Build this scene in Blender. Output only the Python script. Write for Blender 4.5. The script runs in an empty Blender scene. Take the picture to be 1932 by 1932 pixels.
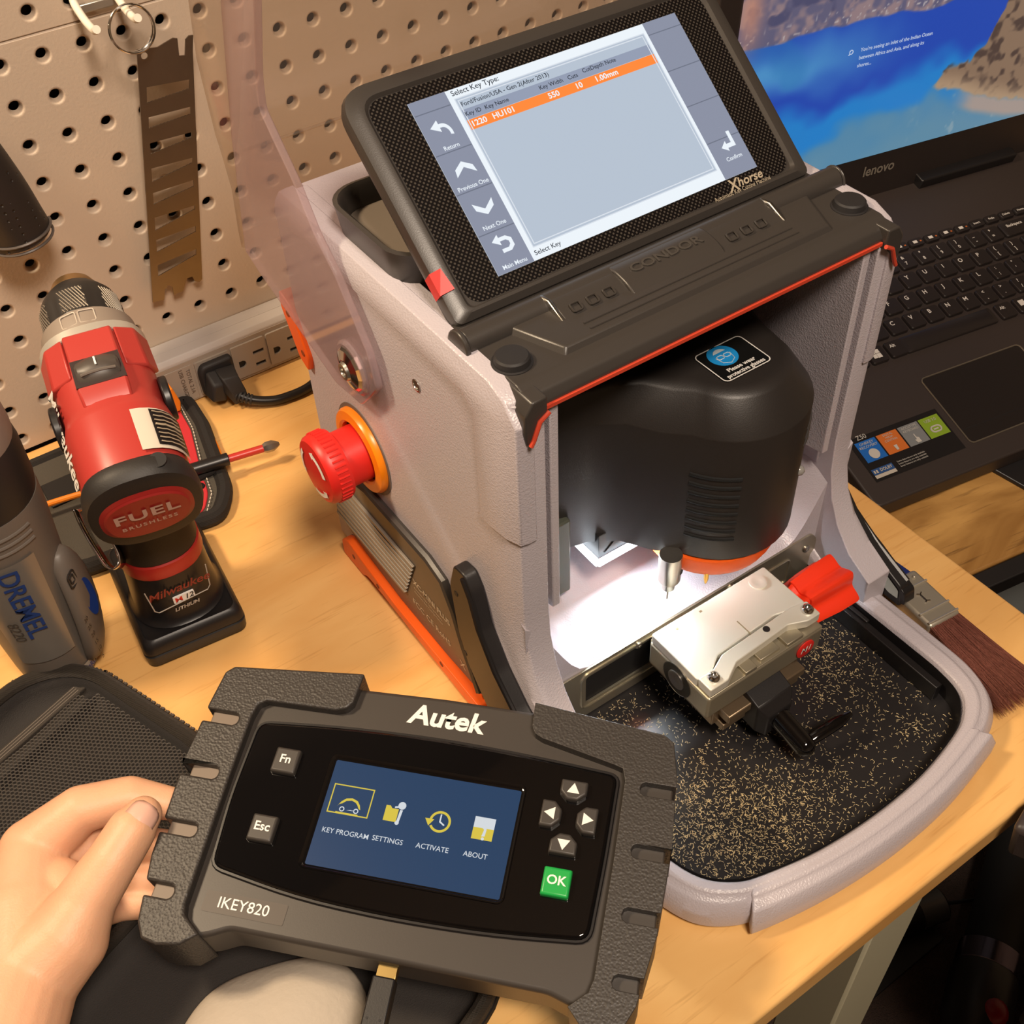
import bpy, bmesh, math, random
import numpy as np
from mathutils import Matrix, Vector
random.seed(7)
C = bpy.context.scene.collection
SC = bpy.context.scene
PI = math.pi

# ------------------------------------------------------------------ camera, world, lights, exposure
cam = bpy.data.objects.new('camera', bpy.data.cameras.new('camera'))
C.objects.link(cam)
cam.data.sensor_width = 36.0
cam.data.lens = 39.953
cam.data.clip_start = 0.01
cam.matrix_world = Matrix((
    (0.8212066687, 0.4288828966, -0.3764028007, -0.1174),
    (-0.5694576337, 0.5736678936, -0.5887471029, -0.7174),
    (-0.0365733610, 0.6978284953, 0.7153305393, 0.5507),
    (0, 0, 0, 1)))
SC.camera = cam

SC.view_settings.view_transform = 'Standard'
SC.view_settings.look = 'None'
SC.view_settings.gamma = 1.0
SC.view_settings.exposure = 0.0
SC.view_settings.use_curve_mapping = False

world = bpy.data.worlds.new('room_light')
SC.world = world
world.use_nodes = True
world.node_tree.nodes['Background'].inputs[0].default_value = (1.0, 0.86, 0.74, 1)
world.node_tree.nodes['Background'].inputs[1].default_value = 0.34

def area(name, loc, target, size, sizey, power, col):
    l = bpy.data.lights.new(name, 'AREA')
    l.shape = 'RECTANGLE'; l.size = size; l.size_y = sizey
    l.energy = power; l.color = col
    o = bpy.data.objects.new(name, l); C.objects.link(o)
    o.location = loc
    o.rotation_euler = (Vector(target) - Vector(loc)).to_track_quat('-Z', 'Y').to_euler()
    return o
area('bench_lamp', (-0.46, -0.09, 1.00), (0.05, -0.26, 0.0), 0.14, 0.14, 10.0, (1.0, 0.77, 0.52))
area('ceiling_lamp', (-0.06, -1.20, 1.52), (0.2, -0.3, 0.0), 0.34, 0.34, 25.0, (1.0, 0.83, 0.67))

# ------------------------------------------------------------------ colour and materials
def lin(h):
    h = h.lstrip('#')
    f = lambda v: v / 12.92 if v <= 0.04045 else ((v + 0.055) / 1.055) ** 2.4
    return tuple(f(int(h[i:i + 2], 16) / 255.0) for i in (0, 2, 4)) + (1.0,)

def nodes_of(m):
    m.use_nodes = True
    nt = m.node_tree
    return nt, nt.nodes.get('Principled BSDF')

def mat(name, col, rough=0.5, metal=0.0, spec=0.5, bump=None, emit=None, mott=None, coat=0.0, alpha=None):
    """bump = (kind, scale, strength, distance); mott = (scale, amount) colour variation"""
    m = bpy.data.materials.new(name)
    nt, b = nodes_of(m)
    c = lin(col) if isinstance(col, str) else col
    b.inputs['Base Color'].default_value = c
    b.inputs['Roughness'].default_value = rough
    b.inputs['Metallic'].default_value = metal
    b.inputs['Specular IOR Level'].default_value = spec
    b.inputs['Coat Weight'].default_value = coat
    tc = nt.nodes.new('ShaderNodeTexCoord')
    if bump:
        kind, sc, st, dist = bump
        if kind == 'noise':
            t = nt.nodes.new('ShaderNodeTexNoise'); t.inputs['Detail'].default_value = 2.5; out = t.outputs[0]
            t.inputs['Scale'].default_value = sc
        elif kind == 'voronoi':
            t = nt.nodes.new('ShaderNodeTexVoronoi'); out = t.outputs[0]; t.inputs['Scale'].default_value = sc
        elif kind == 'cells':
            t = nt.nodes.new('ShaderNodeTexVoronoi'); t.feature = 'SMOOTH_F1'; out = t.outputs[0]; t.inputs['Scale'].default_value = sc
        elif kind == 'wave':
            t = nt.nodes.new('ShaderNodeTexWave'); out = t.outputs[1]; t.inputs['Scale'].default_value = sc
            t.bands_direction = 'DIAGONAL'
        nt.links.new(tc.outputs['Object'], t.inputs['Vector'])
        bp = nt.nodes.new('ShaderNodeBump')
        bp.inputs['Strength'].default_value = st; bp.inputs['Distance'].default_value = dist
        nt.links.new(out, bp.inputs['Height']); nt.links.new(bp.outputs[0], b.inputs['Normal'])
    if mott:
        n = nt.nodes.new('ShaderNodeTexNoise'); n.inputs['Scale'].default_value = mott[0]; n.inputs['Detail'].default_value = 3
        nt.links.new(tc.outputs['Object'], n.inputs['Vector'])
        mx = nt.nodes.new('ShaderNodeMix'); mx.data_type = 'RGBA'
        k = mott[1]
        mx.inputs[6].default_value = tuple(v * (1 - k) for v in c[:3]) + (1,)
        mx.inputs[7].default_value = tuple(min(1, v * (1 + k)) for v in c[:3]) + (1,)
        nt.links.new(n.outputs[0], mx.inputs[0]); nt.links.new(mx.outputs[2], b.inputs['Base Color'])
    if emit:
        b.inputs['Emission Color'].default_value = lin(emit[0]) if isinstance(emit[0], str) else emit[0]
        b.inputs['Emission Strength'].default_value = emit[1]
    return m

def screen_mat(name, col, k=1.0):
    """a lit screen pixel colour: emission only"""
    m = mat(name, '#050505', 0.25, emit=(col, k), spec=0.3)
    return m

def wood_mat(name, light, dark, streak, rough, scale=(14, 2.2, 14), rot=0.0, contrast=1.0, knots=False):
    m = bpy.data.materials.new(name)
    nt, b = nodes_of(m)
    N = nt.nodes.new; L = nt.links.new
    tc = N('ShaderNodeTexCoord'); mp = N('ShaderNodeMapping')
    mp.inputs['Rotation'].default_value = (0, 0, rot)
    mp.inputs['Scale'].default_value = scale
    L(tc.outputs['Object'], mp.inputs['Vector'])
    n1 = N('ShaderNodeTexNoise'); n1.inputs['Scale'].default_value = 1.0; n1.inputs['Detail'].default_value = 5
    n1.inputs['Distortion'].default_value = 1.2 if not knots else 2.5
    L(mp.outputs[0], n1.inputs['Vector'])
    r1 = N('ShaderNodeValToRGB'); L(n1.outputs[0], r1.inputs[0])
    r1.color_ramp.elements[0].position = 0.32; r1.color_ramp.elements[0].color = lin(dark)
    r1.color_ramp.elements[1].position = 0.68; r1.color_ramp.elements[1].color = lin(light)
    mp2 = N('ShaderNodeMapping'); mp2.inputs['Rotation'].default_value = (0, 0, rot)
    mp2.inputs['Scale'].default_value = (scale[0] * 5.0, scale[1] * 22, scale[2] * 9)
    L(tc.outputs['Object'], mp2.inputs['Vector'])
    n2 = N('ShaderNodeTexNoise'); n2.inputs['Scale'].default_value = 1.0; n2.inputs['Detail'].default_value = 2
    L(mp2.outputs[0], n2.inputs['Vector'])
    r2 = N('ShaderNodeValToRGB'); L(n2.outputs[0], r2.inputs[0])
    r2.color_ramp.elements[0].position = 0.60; r2.color_ramp.elements[0].color = (0, 0, 0, 1)
    r2.color_ramp.elements[1].position = 0.74; r2.color_ramp.elements[1].color = (contrast, contrast, contrast, 1)
    mx = N('ShaderNodeMix'); mx.data_type = 'RGBA'
    L(r2.outputs[0], mx.inputs[0]); L(r1.outputs[0], mx.inputs[6]); mx.inputs[7].default_value = lin(streak)
    L(mx.outputs[2], b.inputs['Base Color'])
    b.inputs['Roughness'].default_value = rough
    return m

def clear_mat(name, tint, haze, refl=1.0):
    """thin clear plastic: straight-through light plus a fresnel reflection and a little milky haze"""
    m = bpy.data.materials.new(name); m.use_nodes = True
    nt = m.node_tree; nt.nodes.clear(); N = nt.nodes.new; L = nt.links.new
    out = N('ShaderNodeOutputMaterial'); tr = N('ShaderNodeBsdfTransparent'); gl = N('ShaderNodeBsdfGlossy')
    df = N('ShaderNodeBsdfDiffuse'); df.inputs[0].default_value = lin(haze[0])
    tr.inputs[0].default_value = lin(tint); gl.inputs['Roughness'].default_value = 0.06
    lw = N('ShaderNodeLayerWeight'); lw.inputs[0].default_value = 0.5
    pw = N('ShaderNodeMath'); pw.operation = 'POWER'; pw.inputs[1].default_value = 4.5; L(lw.outputs['Facing'], pw.inputs[0])
    fr = N('ShaderNodeMath'); fr.operation = 'MULTIPLY_ADD'; fr.inputs[1].default_value = 0.75; fr.inputs[2].default_value = 0.035; L(pw.outputs[0], fr.inputs[0])
    m1 = N('ShaderNodeMixShader'); m2 = N('ShaderNodeMixShader')
    m1.inputs[0].default_value = haze[1]
    L(tr.outputs[0], m1.inputs[1]); L(df.outputs[0], m1.inputs[2])
    L(fr.outputs[0], m2.inputs[0]); L(m1.outputs[0], m2.inputs[1]); L(gl.outputs[0], m2.inputs[2])
    L(m2.outputs[0], out.inputs[0])
    return m

# ------------------------------------------------------------------ things and geometry builders
class Thing:
    def __init__(s, name, label, cat, loc=(0, 0, 0), frame=None, matrix=None, group=None):
        s.o = bpy.data.objects.new(name, None); C.objects.link(s.o)
        s.o.empty_display_size = 0.02
        s.M = matrix if matrix is not None else Matrix.Translation(Vector(loc))
        s.o.matrix_world = s.M
        s.X = s.M.inverted() @ (frame if frame is not None else Matrix())
        if matrix is not None and frame is None: s.X = Matrix()
        s.o['label'] = label; s.o['category'] = cat
        if group: s.o['group'] = group

def tag(o, label=None, cat=None, group=None, kind=None):
    for k, v in (('label', label), ('category', cat), ('group', group), ('kind', kind)):
        if v: o[k] = v
    return o

def smooth_path(pts, n=8, closed=False):
    P = [Vector(p) for p in pts]; out = []; m = len(P)
    rng = range(m if closed else m - 1)
    for i in rng:
        if closed:
            p0, p1, p2, p3 = P[(i - 1) % m], P[i], P[(i + 1) % m], P[(i + 2) % m]
        else:
            p1, p2 = P[i], P[i + 1]
            p0 = P[i - 1] if i > 0 else p1 * 2 - p2
            p3 = P[i + 2] if i + 2 < m else p2 * 2 - p1
        for k in range(n):
            t = k / n
            out.append(0.5 * ((2 * p1) + (-p0 + p2) * t + (2 * p0 - 5 * p1 + 4 * p2 - p3) * t * t + (-p0 + 3 * p1 - 3 * p2 + p3) * t ** 3))
    if not closed: out.append(P[-1])
    return out

def rrect(w, h, r, n=5, cx=0, cy=0):
    out = []
    for (sx, sy, a0) in ((1, 1, 0), (-1, 1, 90), (-1, -1, 180), (1, -1, 270)):
        for k in range(n + 1):
            a = math.radians(a0 + 90 * k / n)
            out.append((cx + sx * (w / 2 - r) + r * math.cos(a), cy + sy * (h / 2 - r) + r * math.sin(a)))
    return out

def rpoly(pts, r, n=4):
    """round the corners of a 2-D polygon; r may be a list"""
    out = []; m = len(pts)
    for i in range(m):
        p = Vector(pts[i]); a = Vector(pts[i - 1]); b = Vector(pts[(i + 1) % m])
        ri = r[i] if isinstance(r, (list, tuple)) else r
        da, db = (a - p), (b - p)
        ri_ = min(ri, da.length * 0.48, db.length * 0.48)
        if ri_ < 1e-6: out.append(tuple(p)); continue
        s, e = p + da.normalized() * ri_, p + db.normalized() * ri_
        for k in range(n + 1):
            t = k / n
            q = s * (1 - t) ** 2 + p * 2 * t * (1 - t) + e * t * t
            out.append((q.x, q.y))
    return out

class G:
    def __init__(s): s.b = bmesh.new()
    def vs(s, pts): return [s.b.verts.new(p) for p in pts]
    def face(s, pts):
        v = s.vs(pts)
        try: return s.b.faces.new(v)
        except ValueError: return None
    def loft(s, rings, cap=True, closed=True, loop=False):
        R = [s.vs(r) for r in rings]; n = len(R[0])
        pairs = list(zip(R, R[1:])) + ([(R[-1], R[0])] if loop else [])
        for a, b in pairs:
            for i in range(n if closed else n - 1):
                j = (i + 1) % n
                try: s.b.faces.new((a[i], a[j], b[j], b[i]))
                except ValueError: pass
        if cap and closed and not loop:
            for r in (R[0][::-1], R[-1]):
                try: s.b.faces.new(r)
                except ValueError: pass
        return s
    def box(s, x0, x1, y0, y1, z0, z1, M=None):
        P = [(x0, y0), (x1, y0), (x1, y1), (x0, y1)]
        rings = [[Vector((x, y, z)) for x, y in P] for z in (z0, z1)]
        if M is not None: rings = [[M @ p for p in r] for r in rings]
        return s.loft(rings)
    def prism(s, poly, ax, a, b, M=None):
        """poly in the two axes other than ax (order xyz), extruded from a to b along ax"""
        def P(p, h):
            v = {'x': (h, p[0], p[1]), 'y': (p[0], h, p[1]), 'z': (p[0], p[1], h)}[ax]
            v = Vector(v); return M @ v if M is not None else v
        return s.loft([[P(p, a) for p in poly], [P(p, b) for p in poly]])
    def holed(s, outer, holes, fn, thick):
        """flat plate with holes; fn(p, h) -> 3-D point, plate from h=0 to h=thick"""
        def ring(pts, h): return s.vs([fn(p, h) for p in pts])
        for h in (0.0, thick):
            loops = [ring(l, h) for l in [outer] + holes]
            ed = []
            for l in loops:
                for i in range(len(l)): ed.append(s.b.edges.new((l[i], l[(i + 1) % len(l)])))
            bmesh.ops.triangle_fill(s.b, use_beauty=True, use_dissolve=False, edges=ed)
            if h == 0.0: first = loops
            else:
                for A, B in zip(first, loops):
                    for i in range(len(A)):
                        j = (i + 1) % len(A)
                        s.b.faces.new((A[i], A[j], B[j], B[i]))
        return s
    def cyl(s, a, b, r, r2=None, n=24, cap=True):
        a, b = Vector(a), Vector(b); r2 = r if r2 is None else r2
        return s.lathe([(r, 0), (r2, 1)], a, b - a, n, cap, scaled=True)
    def lathe(s, prof, org, axis, n=32, cap=True, scaled=False, sy=1.0, up=None):
        """prof = [(radius, height)] about axis; heights in metres unless scaled"""
        A = Vector(axis); Ln = A.length; d = A.normalized()
        u = (Vector(up) if up else (Vector((0, 0, 1)) if abs(d.z) < 0.9 else Vector((1, 0, 0))))
        u = (u - d * u.dot(d)).normalized(); w = d.cross(u)
        rings = []
        for r, h in prof:
            c = Vector(org) + d * (h * Ln if scaled else h)
            rings.append([c + (w * math.cos(2 * PI * k / n) + u * sy * math.sin(2 * PI * k / n)) * r for k in range(n)])
        return s.loft(rings, cap)
    def tube(s, pts, r, n=12, closed=False, flat=1.0):
        P = [Vector(p) for p in pts]; m = len(P); rings = []
        prev = None
        for i in range(m):
            if closed: t = P[(i + 1) % m] - P[i - 1]
            else: t = P[min(i + 1, m - 1)] - P[max(i - 1, 0)]
            t.normalize()
            if prev is None:
                u = Vector((0, 0, 1)) if abs(t.z) < 0.9 else Vector((1, 0, 0))
            else: u = prev
            u = (u - t * u.dot(t)).normalized(); w = t.cross(u); prev = u
            ri = r[i] if isinstance(r, (list, tuple)) else r
            rings.append([P[i] + (w * math.cos(2 * PI * k / n) + u * flat * math.sin(2 * PI * k / n)) * ri for k in range(n)])
        return s.loft(rings, not closed, True, closed)
    def ball(s, c, r, n=16, sc=(1, 1, 1)):
        M = Matrix.Translation(Vector(c)) @ Matrix.Diagonal((sc[0] * r, sc[1] * r, sc[2] * r, 1))
        bmesh.ops.create_uvsphere(s.b, u_segments=n, v_segments=max(6, n // 2), radius=1, matrix=M); return s
    def text(s, t, size, M, align='CENTER', bold=0.0, shear=0.0, ext=0.0, wx=1.0, space=1.0, ay='CENTER'):
        cu = bpy.data.curves.new('t', 'FONT')
        cu.body = t; cu.size = size; cu.align_x = align; cu.align_y = ay
        cu.offset = bold * size; cu.shear = shear; cu.extrude = ext; cu.space_character = space
        cu.resolution_u = 3
        ob = bpy.data.objects.new('t', cu); C.objects.link(ob)
        dg = bpy.context.evaluated_depsgraph_get()
        me = bpy.data.meshes.new_from_object(ob.evaluated_get(dg))
        me.transform(M @ Matrix.Diagonal((wx, 1, 1, 1)))
        s.b.from_mesh(me)
        bpy.data.objects.remove(ob); bpy.data.curves.remove(cu); bpy.data.meshes.remove(me)
        return s
    def obj(s, name, m, T=None, sub=None, bevel=0.0, seg=2, smooth=True, angle=35, kind=None, label=None, subsurf=0, solid=0.0, weld=False):
        if T is not None: bmesh.ops.transform(s.b, matrix=T.X, verts=s.b.verts)
        if weld: bmesh.ops.remove_doubles(s.b, verts=s.b.verts, dist=1e-5)
        bmesh.ops.recalc_face_normals(s.b, faces=s.b.faces)
        me = bpy.data.meshes.new(name); s.b.to_mesh(me); s.b.free()
        for mm in (m if isinstance(m, (list, tuple)) else [m]): me.materials.append(mm)
        o = bpy.data.objects.new(name, me); C.objects.link(o)
        if T is not None:
            o.parent = sub if sub is not None else T.o
        if solid:
            md = o.modifiers.new('solid', 'SOLIDIFY'); md.thickness = solid; md.offset = -1
        if bevel:
            md = o.modifiers.new('bevel', 'BEVEL'); md.width = bevel; md.segments = seg
            md.limit_method = 'ANGLE'; md.angle_limit = math.radians(32); md.use_clamp_overlap = True
        if subsurf:
            md = o.modifiers.new('sub', 'SUBSURF'); md.levels = subsurf; md.render_levels = subsurf
        if smooth:
            for p in me.polygons: p.use_smooth = True
            if not subsurf: me.set_sharp_from_angle(angle=math.radians(angle))
        if kind: o['kind'] = kind
        if label: o['label'] = label
        return o

def frame(o, x, y, z=None):
    """4x4 from an origin and in-plane directions"""
    X = Vector(x).normalized(); Y = Vector(y); Y = (Y - X * Y.dot(X)).normalized(); Z = X.cross(Y)
    M = Matrix((X, Y, Z)).transposed().to_4x4(); M.translation = Vector(o); return M

# shared materials
MT = {}
MT['pegboard'] = mat('pegboard_paint', '#cbb8a4', 0.5, bump=('noise', 520, 0.16, 0.0006))
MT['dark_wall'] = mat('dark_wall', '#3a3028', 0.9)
MT['desk'] = wood_mat('beech_laminate', '#edbd78', '#dfa760', '#c48847', 0.36, scale=(6.0, 20.0, 12), rot=0.12, contrast=0.4)
MT['desk_edge'] = wood_mat('beech_edge', '#d9a35a', '#c98f48', '#b0763a', 0.4, scale=(6.0, 20.0, 30), rot=0.0, contrast=0.3)
MT['grey'] = mat('grey_powder_coat', '#b9b2b9', 0.34, spec=0.5, bump=('cells', 1150, 0.45, 0.0004))
MT['black_paint'] = mat('black_textured_plastic', '#1d1b1c', 0.42, bump=('noise', 1500, 0.12, 0.0003))
MT['black'] = mat('black_plastic', '#1b191a', 0.35)
MT['dark'] = mat('dark_matte', '#141213', 0.6)
MT['gloss_black'] = mat('gloss_black', '#0b0a0b', 0.06, coat=0.4)
MT['lid'] = mat('lid_black_plastic', '#3b3734', 0.34, bump=('noise', 1800, 0.1, 0.0003))
MT['orange'] = mat('orange_plastic', '#f2621a', 0.38)
MT['red_orange'] = mat('red_orange_plastic', '#f0391c', 0.32)
MT['red'] = mat('red_plastic', '#d5261f', 0.4)
MT['white'] = mat('white_print', '#eeeae4', 0.5)
MT['offwhite'] = mat('dim_white_print', '#b5aca0', 0.5)
MT['chrome'] = mat('chrome', '#d8d6d2', 0.14, metal=1.0)
MT['steel'] = mat('brushed_steel', '#b9b5ae', 0.3, metal=1.0)
MT['nickel'] = mat('satin_nickel_plate', '#b7b09d', 0.33, metal=0.85)
MT['rubber'] = mat('black_rubber', '#232122', 0.62)
# ------------------------------------------------------------------ the room
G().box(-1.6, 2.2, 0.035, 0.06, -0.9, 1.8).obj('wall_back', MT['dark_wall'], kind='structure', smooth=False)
carpet = mat('dark_carpet', '#4a3a33', 0.95, bump=('noise', 700, 1.0, 0.004), mott=(45, 0.35))
G().box(-1.6, 2.2, -2.2, 0.035, -0.76, -0.735).obj('floor', carpet, kind='structure', smooth=False)
wall_paint = mat('wall_paint', '#b9a892', 0.85)
G().box(-1.6, -1.57, -2.2, 0.035, -0.735, 1.8).obj('wall_left', wall_paint, kind='structure', smooth=False)
G().box(-1.6, 2.2, -2.25, -2.2, -0.735, 1.8).obj('wall_front', wall_paint, kind='structure', smooth=False)
G().box(-1.6, 2.2, -2.2, 0.035, 1.8, 1.83).obj('ceiling', wall_paint, kind='structure', smooth=False)
G().box(2.17, 2.2, -2.2, 0.035, -0.735, 1.8).obj('wall_right', wall_paint, kind='structure', smooth=False)

# ------------------------------------------------------------------ pegboard panels: every hole is a dimpled opening
HP = 0.0254
def peg_panel(name, label, c0, c1, r0, r1, ztop, zbot, x0, x1):
    g = G(); b = g.b; n = 16
    zr = lambda r: 0.265 - r * HP
    for ci in range(c0, c1 + 1):
        for ri in range(r0, r1 + 1):
            cx, cz = ci * HP, zr(ri)
            xa, xb = (x0 if ci == c0 else cx - HP / 2), (x1 if ci == c1 else cx + HP / 2)
            za, zb = (zbot if ri == r1 else cz - HP / 2), (ztop if ri == r0 else cz + HP / 2)
            sq = []
            for k in range(n):
                a = 2 * PI * k / n
                dx, dz = math.cos(a), math.sin(a); q = max(abs(dx), abs(dz))
                dx, dz = dx / q, dz / q
                sq.append((cx + (dx * (xb - cx) if dx > 0 else -dx * (xa - cx)), 0.0, cz + (dz * (zb - cz) if dz > 0 else -dz * (za - cz))))
            rings = [sq]
            for rr, yy in ((0.0060, 0.0), (0.0051, 0.0), (0.0046, 0.0005), (0.0040, 0.0015), (0.0036, 0.0031), (0.0034, 0.0060)):
                rings.append([(cx + rr * math.cos(2 * PI * k / n), yy, cz + rr * math.sin(2 * PI * k / n)) for k in range(n)])
            g.loft(rings, cap=False)
    # folded edges
    for zz, s in ((ztop, 1), (zbot, -1)):
        g.loft([[(x0, 0, zz), (x1, 0, zz)], [(x0, .0012, zz + s * .0009), (x1, .0012, zz + s * .0009)], [(x0, .016, zz + s * .001), (x1, .016, zz + s * .001)]], cap=False, closed=False)
    o = g.obj(name, MT['pegboard'], weld=True, angle=50)
    return tag(o, label, 'pegboard')
peg_panel('pegboard', 'tan metal pegboard panel with round holes, lower one behind the drill', -7, 26, 0, 10, 0.2770, 0.0015, -0.19, 0.68)
peg_panel('pegboard', 'tan metal pegboard panel above the horizontal seam, holding the white hook', -7, 26, -9, -1, 0.2770 + 0.002 + 9 * HP, 0.2790, -0.19, 0.68)

# ------------------------------------------------------------------ desk
T = Thing('desk', 'light beech desk carrying the grey cutting machine and the power tools', 'desk', (0, -0.3, -0.735))
g = G(); g.box(-1.2, 0.3745, -0.606, -0.001, -0.022, 0.0).obj('desktop', MT['desk'], T, bevel=0.0025, seg=3)
g = G(); g.box(-1.2, 0.372, -0.598, -0.570, -0.036, -0.022).obj('apron', MT['desk_edge'], T, bevel=0.001)
leg_paint = mat('pale_leg_paint', '#b9b49a', 0.5)
for (lx, ly) in ((0.205, -0.60), (-1.1, -0.6), (0.3, -0.06), (-1.1, -0.06)):
    g = G(); g.box(lx - 0.022, lx + 0.022, ly + 0.005, ly + 0.045, -0.735, -0.036).obj('leg', leg_paint, T, bevel=0.002)

# ------------------------------------------------------------------ power strip along the foot of the pegboard
strip_m = mat('power_strip_shell', '#b9b2ae', 0.5)
face_m = mat('power_strip_face', '#a2968a', 0.55)
T = Thing('power_strip', 'grey surge protector strip with outlets along the foot of the pegboard', 'power strip', (0.25, -0.012, 0))
g = G(); g.prism(rpoly([(-0.0007, 0.001), (-0.0235, 0.001), (-0.0240, 0.006), (-0.0240, 0.0395), (-0.0215, 0.0435), (-0.0007, 0.0435)], 0.0008), 'x', 0.002, 0.62)
g.prism([(-0.0118, 0.0434), (-0.0118, 0.0437), (-0.0007, 0.0437), (-0.0007, 0.0434)], 'x', 0.002, 0.62)
body = g.obj('shell', strip_m, T)
g = G(); g.box(0.004, 0.60, -0.0245, -0.0238, 0.0025, 0.0380).obj('front_face', face_m, T)
def outlet(x0, x1):
    g = G()
    sl = [[(x0 + .0165, .0215), (x0 + .0255, .0215), (x0 + .0255, .0245), (x0 + .0165, .0245)],
          [(x0 + .0170, .0105), (x0 + .0252, .0105), (x0 + .0252, .0135), (x0 + .0170, .0135)],
          [(x0 + .0066 + .0032 * math.cos(a * PI / 7), .0172 + .0032 * math.sin(a * PI / 7)) for a in range(-4, 5)] + [(x0 + .0040, .0204), (x0 + .0040, .0140)]]
    g.holed(rrect(x1 - x0, .0290, .0015, 3, (x0 + x1) / 2, .0198), sl, lambda p, h: (p[0], -0.0245 - h, p[1]), 0.0016)
    o = g.obj('outlet', face_m, T)
    g = G()
    for q in sl: g.prism([(p[0], p[1]) for p in q], 'y', -0.0246, -0.02455)
    g.obj('slots', MT['dark'], T, sub=o)
for k in range(3): outlet(0.0525 + 0.0292 * k, 0.0525 + 0.0292 * k + 0.0277)
g = G()
g.box(0.018, 0.0505, -0.0250, -0.0244, 0.0035, 0.0345)
o = g.obj('usb_panel', face_m, T, bevel=0.0006)
Mx = lambda x, z: frame((x, -0.02525, z), (0.0, 0, -1), (1.0, 0, 0.0))
g = G()
g.text('TOTAL 2.1A', 0.0042, Mx(0.0468, 0.0205), bold=0.01); g.text('USB CHARGER', 0.0042, Mx(0.0412, 0.0195), bold=0.01)
g.obj('lettering', mat('faint_print', '#5c4c42', 0.6), T, sub=o, smooth=False)

# black plug and cord
T = Thing('power_lead', 'black power cord plugged into the grey outlet strip', 'power cord', (0.068, -0.03, 0.02))
g = G()
g.prism(rpoly([(0.0530, 0.0060), (0.0800, 0.0060), (0.0800, 0.0335), (0.0560, 0.0335), (0.0525, 0.028)], 0.003), 'y', -0.0330, -0.0262)
g.loft([[(0.0525, -.033, .008), (.0680, -.033, .006), (.0700, -.033, .028), (.0565, -.033, .030)], [(0.0530, -.046, .010), (.0640, -.046, .006), (.0660, -.046, .022), (.0570, -.046, .024)]])
g.obj('plug', MT['rubber'], T, bevel=0.0022, seg=3)
g = G()
g.loft([[(0.0640, -.0335, .0290), (.0790, -.0335, .0270), (.0790, -.0335, .0150), (.0640, -.0335, .0150)], [(.0640, -.048, .0285), (.0765, -.048, .0265), (.0765, -.048, .013), (.0640, -.048, .013)], [(.0670, -.054, .0170), (.0780, -.054, .0150), (.0780, -.054, .0060), (.0670, -.054, .0060)]])
g.obj('plug_arm', MT['rubber'], T, bevel=0.001)
cp = smooth_path([(0.0705, -.050, .0125), (0.078, -.057, .0085), (.088, -.0625, .0058), (.100, -.066, .0045), (.122, -.066, .0045), (.145, -.055, .006), (.16, -.04, .01)], 8)
g = G()
for k in range(0, 9, 2):
    p = cp[k]; q = cp[k + 1]
    g.tube([p, q], 0.0050 - 0.00010 * k, 12)
g.obj('strain_relief', MT['rubber'], T)
g = G(); g.tube(cp, 0.0036, 12).obj('cord', MT['black'], T)

# orange usb cable
orange_cable = mat('orange_cable_jacket', '#f58a1f', 0.4)
T = Thing('usb_cable', 'orange USB cable plugged into the outlet strip and looping behind the red drill', 'cable', (0.027, -0.03, 0.0))
g = G(); g.prism(rpoly([(.0225, .0345), (.0285, .0345), (.0315, .020), (.0300, .0125), (.0250, .0125), (.0225, .02)], .0012), 'y', -0.0425, -0.0265)
g.obj('plug', orange_cable, T, bevel=0.0012)
rp = smooth_path([(.0272, -.036, .0125), (.0285, -.0385, .0085), (.0315, -.048, .006), (.037, -.070, .006), (.034, -.096, .0055), (.024, -.110, .0065), (.008, -.115, .020), (-.012, -.112, .020), (-.040, -.100, .0205), (-.064, -.092, .0205), (-.095, -.088, .021), (-.12, -.09, .02)], 8)
g = G()
for k in range(0, 8, 2): g.tube(rp[k:k + 2], 0.0032, 12)
g.obj('strain_relief', orange_cable, T)
g = G(); g.tube(rp, 0.0021, 10).obj('cord', orange_cable, T)

# ------------------------------------------------------------------ the key cutting machine (x measured from its centre line)
MF = Matrix.Translation(Vector((0.186, 0, 0)))
T = Thing('key_cutting_machine', 'grey benchtop key cutting machine with tilted touch screen and black cutting head', 'key cutter', (0.186, -0.39, 0), frame=MF)
KM = T
# -- grey casting
g = G()
prof = [(-.213, .004), (-.213, .2490), (-.219, .2555), (-.410, .2555), (-.4205, .2515), (-.426, .243), (-.426, .120), (-.4275, .098), (-.432, .080), (-.440, .064), (-.452, .050), (-.470, .040), (-.470, .004)]
def side_slices(s):
    def pr(u, dy, dz):
        out = []
        for (y, z) in prof:
            k = min(1, max(0, (-y - .36) / .05)); kk = min(1, max(0, (z - .05) / .05)); t = min(1, max(0, (z - .235) / .02))
            out.append((s * u, y + dy * k * kk, z - dz * t))
        return out
    return [pr(.0985, 0, 0), pr(.1085, 0, 0), pr(.1125, .001, .0005), pr(.1150, .008, .004), pr(.1165, .021, .010)]
for s in (-1, 1): g.loft(side_slices(s))
# raised band along the upper front corner
for s in (-1, 1):
    band = [(-.216, .2562), (-.408, .2562), (-.419, .252), (-.4275, .242), (-.4275, .172), (-.416, .172), (-.400, .176), (-.400, .236), (-.392, .242), (-.216, .242)]
    rg = []
    for u, dy, dz in ((.105, 0, 0), (.1095, 0, 0), (.1135, .001, .0005), (.1165, .009, .0045), (.1178, .020, .010)):
        rg.append([(s * u, y + (dy if y < -.405 else 0) , z - (dz if z > .25 else 0)) for y, z in band])
    g.loft(rg)
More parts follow.
